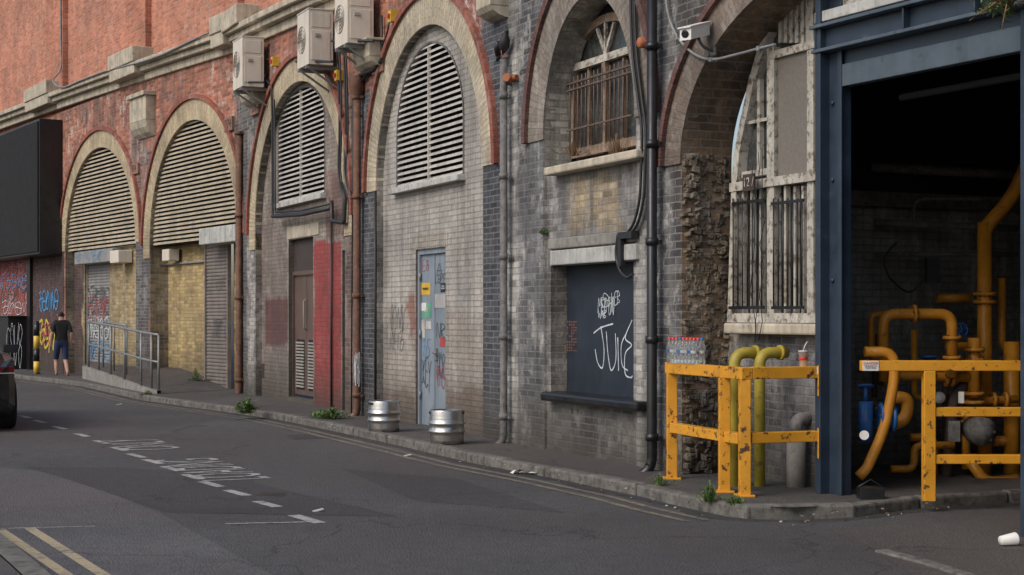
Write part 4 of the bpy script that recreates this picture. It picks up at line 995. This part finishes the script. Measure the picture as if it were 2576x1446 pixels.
mb.face([(u0r,.95,0),(u0r,v1r,0),(u0r,v1r,2.75),(u0r,.95,2.75)],0); mb.face([(u0r,.95,2.75),(u0r,v1r,2.75),(u0r,v1r,5.7),(u0r,.95,5.7)],1)
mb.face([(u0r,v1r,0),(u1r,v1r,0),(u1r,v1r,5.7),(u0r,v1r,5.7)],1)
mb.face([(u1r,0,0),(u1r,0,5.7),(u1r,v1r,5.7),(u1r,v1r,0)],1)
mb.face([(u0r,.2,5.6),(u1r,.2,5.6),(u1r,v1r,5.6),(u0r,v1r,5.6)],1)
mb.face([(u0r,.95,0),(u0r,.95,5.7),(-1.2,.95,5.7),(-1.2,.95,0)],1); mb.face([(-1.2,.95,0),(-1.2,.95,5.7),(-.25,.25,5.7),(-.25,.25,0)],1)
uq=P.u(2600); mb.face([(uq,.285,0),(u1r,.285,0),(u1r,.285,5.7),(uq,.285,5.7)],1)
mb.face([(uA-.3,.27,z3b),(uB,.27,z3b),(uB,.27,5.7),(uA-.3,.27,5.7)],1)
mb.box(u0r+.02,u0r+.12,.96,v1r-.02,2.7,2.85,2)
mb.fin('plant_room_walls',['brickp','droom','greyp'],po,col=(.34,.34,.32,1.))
mb=MB(P); mb.box(P.u(2680),P.u(2680)+8,-.02,.2,-.1,6,0); mb.fin('brick_wall_right',['brick'],via,col=(.14,.13,.13,.6))
mb=MB(); s_=308
def zz(y,s=s_): return H-(y-HY)/s
a_=fp(2165,920,s_);b_=fp(2700,920,s_); mb.beam(a_,b_,.09,.085); p=fp(2336,920,s_); mb.beam(V((p.x,p.y,.09)),V((p.x,p.y,zz(933))),.095,.095)
p2=fp(2600,920,s_); mb.beam(V((p2.x,p2.y,.09)),V((p2.x,p2.y,zz(933))),.095,.095)
for y in(1036,1155): mb.beam(fp(2352,y,s_),fp(2590,y,s_),.07,.075)
ob=mb.fin('yellow_steel_barrier',['yel'],None,bevel=.006)
mb=MB(); c=fp(2187,920,s_); mb.obox(c+V((0,-.048,0)),(.065,0,0),(0,.002,0),(0,0,.04)); mb.fin('warning_label',['white'],ob)
text('DANGER',None,0,0,0,.03,'redp','label_text',ob,mw=Matrix.Translation(c+V((0,-.052,.02)))@Matrix.Rotation(math.pi/2,4,'X'))
text('NO ENTRY TO\nPLANT AREA',None,0,0,0,.015,'blackp','label_text',ob,mw=Matrix.Translation(c+V((0,-.052,-.01)))@Matrix.Rotation(math.pi/2,4,'X'))
# plant pipework
mb=MB()
def T(pts,s,r,m=0,fr=.12):
    mb.tube(fillet([fp(*(p if len(p)==3 else (*p,s))) for p in pts],fr,8),r,m,18)
def flg(x,y,s,r,ax,m=0,t=.03):
    c=fp(x,y,s); ax=V(ax).normalized(); mb.tube([c-ax*t/2,c+ax*t/2],r,m,20)
    o1=ax.orthogonal().normalized(); o2=ax.cross(o1)
    for k in range(6):
        an=k*math.pi/3; q=c+(o1*math.cos(an)+o2*math.sin(an))*r*.8; mb.tube([q-ax*(t/2+.012),q+ax*(t/2+.012)],.009,3,6)
def wheel(x,y,s,r,ax,m=2):
    c=fp(x,y,s); ax=V(ax).normalized(); o1=ax.orthogonal().normalized(); o2=ax.cross(o1)
    pts=[c+(o1*math.cos(a)+o2*math.sin(a))*r for a in [k*math.pi/8 for k in range(17)]]; mb.tube(pts,.010,m,6)
    for k in range(3):
        a=k*math.pi/3; e=(o1*math.cos(a)+o2*math.sin(a))*r; mb.tube([c-e,c+e],.007,m,6)
T([(2477,1230),(2477,560)],262,.070); T([(2477,620),(2477,575),(2560,480),(2620,300)],262,.068,0,.3)
for y in(740,760,1010,1030): flg(2477,y,262,.11,(0,0,1))
T([(2222,960),(2222,790),(2395,790),(2395,900)],275,.05); T([(2222,900),(2192,900),(2192,790),(2230,790)],262,.035)
for x,y,ax in((2222,880,(0,0,1)),(2395,850,(0,0,1)),(2300,790,(1,0,0)),(2395,900,(0,0,1)),(2395,912,(0,0,1))): flg(x,y,275,.085,ax)
T([(2175,885),(2250,885),(2250,960),(2225,1080),(2180,1180),(2160,1200)],292,.045,0,.15)
T([(2210,1075),(2280,1060),(2285,1000),(2240,1000)],285,.055,1,.15); T([(2240,945),(2300,945),(2440,950)],270,.045,1)
T([(2450,850),(2450,1000)],270,.055,1,.1); T([(2380,870),(2450,870)],268,.035,0); T([(2395,900),(2395,950)],272,.05,1)
for y in(880,905,990,1012): flg(2450,y,270,.10,(0,0,1),1)
for x in(2330,2345,2380,2395): flg(x,948,270,.09,(1,0,0),1)
wheel(2338,900,270,.07,(0,.2,1)); T([(2338,905),(2338,945)],270,.012,3)
wheel(2420,830,268,.06,(.3,-1,.1)); wheel(2178,972,290,.06,(0,.3,1))
T([(2380,1200),(2400,1000),(2430,960)],268,.05,3); T([(2440,1160),(2480,1215),(2560,1205)],270,.05,1,.1); T([(2290,1090),(2330,1190)],262,.04,3)
T([(2260,1220),(2560,1232)],262,.05,0); T([(2350,1215),(2350,1100),(2290,1100)],264,.04,0,.1)
T([(2378,740),(2378,1230)],255,.03,3); T([(2355,750),(2440,750)],256,.045,0); T([(2545,860),(2545,1200)],262,.075,0); T([(2500,1110),(2560,1110)],262,.05,0)
T([(2520,700),(2520,880),(2600,880)],258,.04,0,.1); T([(2300,830),(2300,1000),(2360,1000)],262,.032,1,.08); T([(2240,1180),(2300,1180),(2300,1120),(2400,1120)],272,.035,1,.08)
T([(2430,1030),(2430,1180)],266,.04,0); T([(2400,1010),(2560,1005)],266,.038,1); T([(2200,840),(2200,1000)],258,.028,3); T([(2330,1060),(2330,1230)],258,.05,3)
for x in(2500,2530): flg(x,1007,266,.075,(1,0,0),1)
for y in(1060,1150): flg(2430,y,266,.075,(0,0,1))
c=fp(2360,1000,268); mb.lathe(c,[(.001,-.05),(.055,-.05),(.055,.0),(.001,.0)],5,20,axis=(0,1,0))
T([(2200,640),(2560,640)],252,.025,4); T([(2200,560),(2560,575)],252,.035,4); T([(2300,560),(2300,500),(2560,500)],252,.02,4); T([(2190,420),(2560,440)],250,.05,4)
flg(2215,1050,290,.13,(1,0,0),2); flg(2245,1050,290,.13,(1,0,0),2)
mb.tube([fp(2213,1050,290),fp(2247,1050,290)],.09,2,16)
mb.tube([fp(2178,1010,290),fp(2178,1110,290)],.06,2,14); mb.tube([fp(2178,975,290),fp(2178,1010,290)],.02,2,10)
mb.tube([fp(2174,1095,296),fp(2174,1095,297.5)],.04,5,20)
c=fp(2465,1085,275); mb.lathe(c,[(.001,-.12),(.06,-.12),(.08,-.1),(.13,-.08),(.13,.05),(.10,.1)],4,20,axis=(-.2,1,0)); mb.tube([c,c+V((.05,.4,0))],.11,4,18)
for k in range(8):
    an=k*math.pi/4; mb.tube([c+V((math.cos(an)*.105,-.09,math.sin(an)*.105)),c+V((math.cos(an)*.105,-.07,math.sin(an)*.105))],.012,3,8)
mb.obox(fp(2400,1085,285),(.045,0,0),(0,.03,0),(0,0,.09),4); mb.obox(fp(2418,1000,285),(.02,0,0),(0,.02,0),(0,0,.05),5)
mb.obox(fp(2450,1225,265),(.35,0,0),(0,.2,0),(0,0,.04),3)
mb.lathe(fp(2215,940,270),[(.001,0),(.12,0),(.12,.03),(.07,.03),(.07,.12),(.12,.12),(.12,.15)],6,20,axis=(1,.1,0))
mb.fin('boiler_pipework',['orp','orp','bluev','iron','greyp','white','yelp'],None)
mb=MB(); 
pts=[fp(x,y,262) for x,y in((2255,610),(2225,650),(2240,700),(2290,735),(2330,690),(2345,660))]; mb.tube(cat(pts,6),.010,0,8); mb.obox(fp(2345,680,262),(.06,0,0),(0,.04,0),(0,0,.12)); mb.fin('hanging_cable_loop',['cable'])
mb=MB(); c=g(2190,1240,.14); mb.obox(c,(.1,0,0),(0,.08,0),(0,0,.05)); mb.tube([c+V((-.1,0,.05)),c+V((0,0,.11)),c+V((.1,0,.05))],.008,0,6); mb.fin('black_tool_box',['blackp'],None,bevel=.01)
# ------------------------------------------------------------ weeds
def weed(c,w,h,n,name,ln=.09,mat='leaf'):
    mb=MB(); c=V(c)
    for i in range(n):
        an=random.uniform(0,6.28);r=abs(random.gauss(0,.5))*w;hh=h*max(.1,1-r/w*.6)*random.uniform(.3,1)
        p0=c+V((math.cos(an)*r*.5,math.sin(an)*r*.5,0)); p1=c+V((math.cos(an)*r,math.sin(an)*r,hh))
        side=V((-math.sin(an),math.cos(an),0))*random.uniform(.004,.008)
        mb.face([p0-side,p0+side,p1+side*.4,p1-side*.4],0)
        for k in range(3):
            q=p0.lerp(p1,random.uniform(.3,1)); d=V((random.uniform(-1,1),random.uniform(-1,1),random.uniform(-.2,.7))).normalized()*ln*random.uniform(.4,1); s2=d.cross(V((0,0,1))).normalized()*d.length*.22
            mb.face([q,q+d*.5+s2,q+d,q+d*.5-s2],0)
    mb.fin(name,[mat])
weed(g(622,1040,.09),.28,.28,170,'weed_clump'); weed(g(832,1054,.09),.34,.17,170,'weed_clump'); weed(g(805,1050,.09),.2,.1,60,'weed_clump'); weed(g(492,975,.1),.2,.45,90,'weed_clump'); weed(g(372,1000,.05),.2,.14,60,'weed_clump')
weed(g(1785,1262,.09),.16,.18,80,'weed_clump',.04); weed(g(1850,1270,.09),.14,.10,50,'weed_clump',.04); weed(g(1660,1222,.09),.14,.12,50,'weed_clump',.04)
weed(PR.w(PR.u(1372),-.02,zP(PR,1372,590)),.1,.1,30,'weed_clump',.05)
weed(PR.w(PR.u(1440,.1),.1,zP(PR,1440,392,.1)),.25,.2,60,'dry_weeds',.03,'dry'); weed(PR.w(PR.u(1560,.05),.0,zP(PR,1560,395,.05)),.25,.3,60,'dry_weeds',.03,'dry')
def bush(c,name):
    mb=MB(); c=V(c)
    for i in range(26):
        d=V((random.uniform(-1,.6),random.uniform(-.6,.2),random.uniform(-.5,.7))).normalized(); L_=random.uniform(.15,.38)
        pts=[c,c+d*L_*.5+V((0,0,.04)),c+d*L_+V((0,0,-.04))]; mb.tube(pts,[.008,.005,.002],1,5)
        for k in range(14):
            t=random.uniform(.25,1); q=c.lerp(c+d*L_,t); e=V((random.uniform(-1,1),random.uniform(-1,1),random.uniform(-.6,.6))).normalized()*random.uniform(.04,.09); s2=e.cross(V((.3,.2,1))).normalized()*e.length*.14
            mb.face([q,q+e*.5+s2,q+e,q+e*.5-s2],0)
    mb.fin(name,['leaf','dry'])
bush(P.w(P.u(2548,-.22),-.25,P.uz(2548,22,-.22)[1]),'buddleia_plant')
mb=MB(); random.seed(5)
for i in range(80):
    x=random.uniform(250,2400); 
    for a1,b1 in zip(K[:-1],K[1:]):
        if a1[0]<=x<b1[0]: yy=a1[1]+(b1[1]-a1[1])*(x-a1[0])/(b1[0]-a1[0])
    if random.random()<.5: c=g(x,yy+abs(random.gauss(3,8)),0)+V((0,0,.006))
    else: c=g(x,yy-random.uniform(8,16),.095)+V((0,0,.006))
    r=random.uniform(.005,.015); an=random.uniform(0,3.1); mb.obox(c,V((math.cos(an),math.sin(an),.1))*r,V((-math.sin(an),math.cos(an),0))*r*random.uniform(.3,1),V((0,0,.003)),random.choice([0,0,1,1,0,2]))
mb.fin('scattered_litter',['gravel','dry','lwhite'])
mb=MB(); c=g(1325,1192,.0); prev=None
for i in range(12):
    u=i/11; x0=c+V((-.17+.34*u,.06*math.sin(u*7),.01+.025*abs(math.sin(u*11)))); x1=x0+V((.03*math.cos(u*9),-.10-.03*math.sin(u*12),.02*math.sin(u*5)))
    if prev: mb.face([prev[0],x0,x1,prev[1]],0,False)
    prev=(x0,x1)
mb.fin('crumpled_paper',['white'])
for x,y in((940,1102),(1025,1148),(300,1032),(800,1287)):
    mb=MB(); c=g(x,y,.0); c.z=.01 if y>1100 else .1; mb.obox(c,(.04,.01,.01),(-.01,.025,0),(0,0,.005)); mb.fin('litter_scrap',['lwhite'])
# ------------------------------------------------------------ man
def man():
    sc=99.; base=fp(154,950,sc); e=empty('walking_man')
    J={'pel':(0,0,.93,.135),'wa':(0,.0,1.06,.135),'ch':(0,.01,1.27,.155),'ne':(0,.0,1.45,.065),'nk':(0,.01,1.50,.06),
       'hd':(0,.03,1.60,.085),'ht':(0,.02,1.685,.07),
       'sl':(-.17,0,1.40,.075),'el':(-.235,-.06,1.13,.052),'wl':(-.23,.06,.92,.034),'hl':(-.225,.10,.84,.036),
       'sr':(.17,0,1.40,.075),'er':(.235,-.09,1.14,.052),'wr':(.235,-.02,.90,.034),'hr':(.235,.01,.82,.036),
       'tl':(-.095,.0,.86,.105),'kl':(-.10,.14,.50,.075),'kl2':(-.10,.14,.44,.055),'cl':(-.10,.10,.30,.058),'al':(-.10,.08,.09,.038),'fl':(-.10,.2,.045,.036),
       'tr':(.095,.0,.86,.105),'kr':(.10,-.02,.49,.075),'kr2':(.10,-.05,.43,.055),'cr':(.10,-.18,.30,.058),'ar':(.10,-.30,.13,.038),'fr':(.10,-.21,.045,.034)}
    E=[('pel','wa'),('wa','ch'),('ch','ne'),('ne','nk'),('nk','hd'),('hd','ht'),('ch','sl'),('sl','el'),('el','wl'),('wl','hl'),('ch','sr'),('sr','er'),('er','wr'),('wr','hr'),
       ('pel','tl'),('tl','kl'),('kl','kl2'),('kl2','cl'),('cl','al'),('al','fl'),('pel','tr'),('tr','kr'),('kr','kr2'),('kr2','cr'),('cr','ar'),('ar','fr')]
    ks_=list(J); me=bpy.data.meshes.new('m'); me.from_pydata([J[k][:3] for k in ks_],[(ks_.index(a),ks_.index(b)) for a,b in E],[])
    o=bpy.data.objects.new('m',me); bpy.context.scene.collection.objects.link(o)
    o.modifiers.new('s','SKIN'); ss=o.modifiers.new('d','SUBSURF'); ss.levels=2
    for i,k in enumerate(ks_):
        r=J[k][3]; me.skin_vertices[0].data[i].radius=(r*(1.15 if k in('wa','ch','pel') else 1),r*(.85 if k in('wa','ch','pel') else 1))
    me.skin_vertices[0].data[0].use_root=True
    dg=bpy.context.evaluated_depsgraph_get(); m2=bpy.data.meshes.new_from_object(o.evaluated_get(dg)); bpy.data.objects.remove(o)
    for q in('skin','shirt','shorts','hair','shoe'): m2.materials.append(M[q])
    for p in m2.polygons:
        c=p.center; p.use_smooth=True; mi=0
        ax=abs(c.x)
        if c.z>1.47: mi=3 if (c.z>1.64 or (c.y<.03 and c.z>1.555)) else 0
        elif c.z>.96 and ax<.175: mi=1
        elif c.z>1.17: mi=1
        elif c.z>.47 and ax<.2: mi=2
        elif c.z<.085: mi=4
        p.material_index=mi
    bo=bpy.data.objects.new('body',m2); bpy.context.scene.collection.objects.link(bo); bo.parent=e
    mb=MB()
    for sx,k in((-1,'hl'),(1,'hr')):
        b=V(J[k][:3])
        for f,(dx,L1) in enumerate(((-.022,.075),(-.008,.085),(.008,.08),(.022,.065))):
            p=b+V((dx*.3,dx+.005,-.015)); mb.tube([p,p+V((0,.006,-L1*.5)),p+V((-sx*.012,.018,-L1*.9))],[.010,.0095,.007],0,6)
        mb.tube([b+V((-sx*.01,.02,.01)),b+V((-sx*.02,.05,-.02)),b+V((-sx*.02,.055,-.05))],[.011,.010,.008],0,6)
    h=V(J['hd'][:3])
    mb.tube([h+V((0,.08,.015)),h+V((0,.105,-.015))],[.01,.014],0,8)
    for sx in(-1,1): mb.obox(h+V((sx*.088,0,-.005)),(.008,0,0),(0,.018,0),(0,0,.03)); mb.tube([h+V((sx*.03,.078,.012)),h+V((sx*.03,.086,.012))],.01,1,8)
    mb.obox(h+V((0,.078,-.045)),(.022,0,0),(0,.006,0),(0,0,.005),2)
    for k in('fl','fr'):
        b=V(J[k][:3]); mb.tube([b+V((0,-.16,-.0)),b+V((0,-.08,.01)),b+V((0,.02,0)),b+V((0,.07,-.01))],[.035,.042,.042,.025],3,10)
    mb.fin('hands_face_shoes',['skin','hair','gr','shoe'],e)
    e.location=(base.x,base.y,H-(951-HY)/sc); e.rotation_euler=(0,0,math.radians(28))
man()
# ------------------------------------------------------------ car
def car():
    e=empty('parked_car')
    st=[(0,.62,.40,.72,.74,.45),(.08,.80,.28,.90,.93,.60),(.3,.90,.22,1.0,1.04,.72),(.9,.94,.20,1.04,1.10,.75),(1.3,.95,.20,1.06,1.18,.72),(1.9,.95,.20,1.08,1.58,.60),(2.4,.95,.20,1.09,1.68,.60),(3.3,.95,.20,1.10,1.67,.60),(4.0,.94,.20,1.10,1.58,.60),(4.4,.92,.24,1.08,1.25,.66),(4.6,.86,.35,1.02,1.08,.66),(4.68,.74,.42,.9,.95,.6)]
    mb=MB(); rings=[]
    for y,hw,zb_,zt_,zr,rh in st:
        pr=[(-hw*.93,zb_),(-hw,zb_+.12),(-hw*1.0,(zb_+zt_)/2),(-hw*.985,zt_-.03),(-hw*.95,zt_),(-rh*1.06,zr-.07),(-rh*.9,zr-.01),(0,zr+.015)]
        pr=pr+[(-a,b) for a,b in pr[::-1][1:]]; rings.append([V((a,y,b)) for a,b in pr])
    n=len(rings[0])
    for i in range(len(rings)-1):
        for k in range(n-1):
            gl_=(k in(4,9)) and 3<=i<=9; mt=1 if gl_ or (k in(5,6,7,8) and i in(4,)) or (k in(5,6,7,8) and i==8) else 0
            mb.face([rings[i][k],rings[i][k+1],rings[i+1][k+1],rings[i+1][k]],mt,True)
        mb.face([rings[i][0],rings[i+1][0],rings[i+1][-1],rings[i][-1]],2)
    mb.face(rings[0][::-1]); mb.face(rings[-1])
    mb.fin('body',['carp','glass','tyre'],e)
    mb=MB()
    for yy in(.85,3.75):
        for sx in(-1,1):
            c=V((sx*.84,yy,.35)); mb.lathe(c,[(.001,-.11*sx),(.24,-.11*sx),(.33,-.10*sx),(.35,-.06*sx),(.35,.07*sx),(.33,.115*sx),(.24,.12*sx)],0,28,axis=(1,0,0)); mb.lathe(c,[(.235,.12*sx),(.22,.09*sx),(.05,.10*sx),(.001,.11*sx)],1,20,axis=(1,0,0))
    mb.fin('wheels',['tyre','galv'],e)
    mb=MB()
    for sx in(-1,1):
        mb.obox((sx*.74,.10,.86),(.13,.045,0),(0,.03,0),(0,0,.035),0); mb.obox((sx*.76,.08,.81),(.12,.045,0),(0,.03,0),(0,0,.006),1)
        mb.obox((sx*.98,1.55,1.12),(.1,0,0),(0,.05,0),(0,0,.06),2)
    mb.obox((0,.02,.6),(.45,0,0),(0,.02,0),(0,0,.06),2); mb.obox((0,-.005,.5),(.26,0,0),(0,.008,0),(0,0,.055),1)
    mb.fin('lamps_and_trim',['carred','white','blackp'],e)
    ang=math.atan2(PR.r.x,-PR.r.y); e.rotation_euler=(0,0,ang)
    R_=Matrix.Rotation(ang,3,'Z'); tgt=g(24,1080)
    off=R_@V((.86,.6,0)); e.location=(tgt.x-off.x,tgt.y-off.y,0)
car()
# ------------------------------------------------------------ light, camera
sc=bpy.context.scene
w=bpy.data.worlds.new('World'); sc.world=w; w.use_nodes=True; nt=w.node_tree
sky=nt.nodes.new('ShaderNodeTexSky'); sky.sky_type='NISHITA'; sky.sun_disc=False
el=math.radians(42); az_from=V((-.75,-.6,0)).normalized()
sky.sun_elevation=el; sky.sun_rotation=math.atan2(az_from.x,az_from.y); sky.dust_density=3; sky.ozone_density=.8; sky.air_density=1.
bg=nt.nodes['Background']; nt.links.new(sky.outputs[0],bg.inputs[0]); bg.inputs[1].default_value=.15
sl=bpy.data.lights.new('sun','SUN'); sl.energy=1.4; sl.angle=math.radians(30); sl.color=(1,.95,.89)
so=bpy.data.objects.new('sun',sl); sc.collection.objects.link(so)
dv=-(az_from*math.cos(el)+V((0,0,math.sin(el)))); so.rotation_euler=dv.to_track_quat('-Z','Y').to_euler()
cam=bpy.data.cameras.new('camera'); co=bpy.data.objects.new('camera',cam); sc.collection.objects.link(co)
co.location=(0,0,H); co.rotation_euler=(math.pi/2,0,0); cam.sensor_width=36; cam.lens=36*F/2576; cam.shift_y=71.5/2576; cam.clip_end=2000; cam.clip_start=.1
sc.camera=co
sc.view_settings.view_transform='Standard'; sc.view_settings.look='None'; sc.view_settings.exposure=0
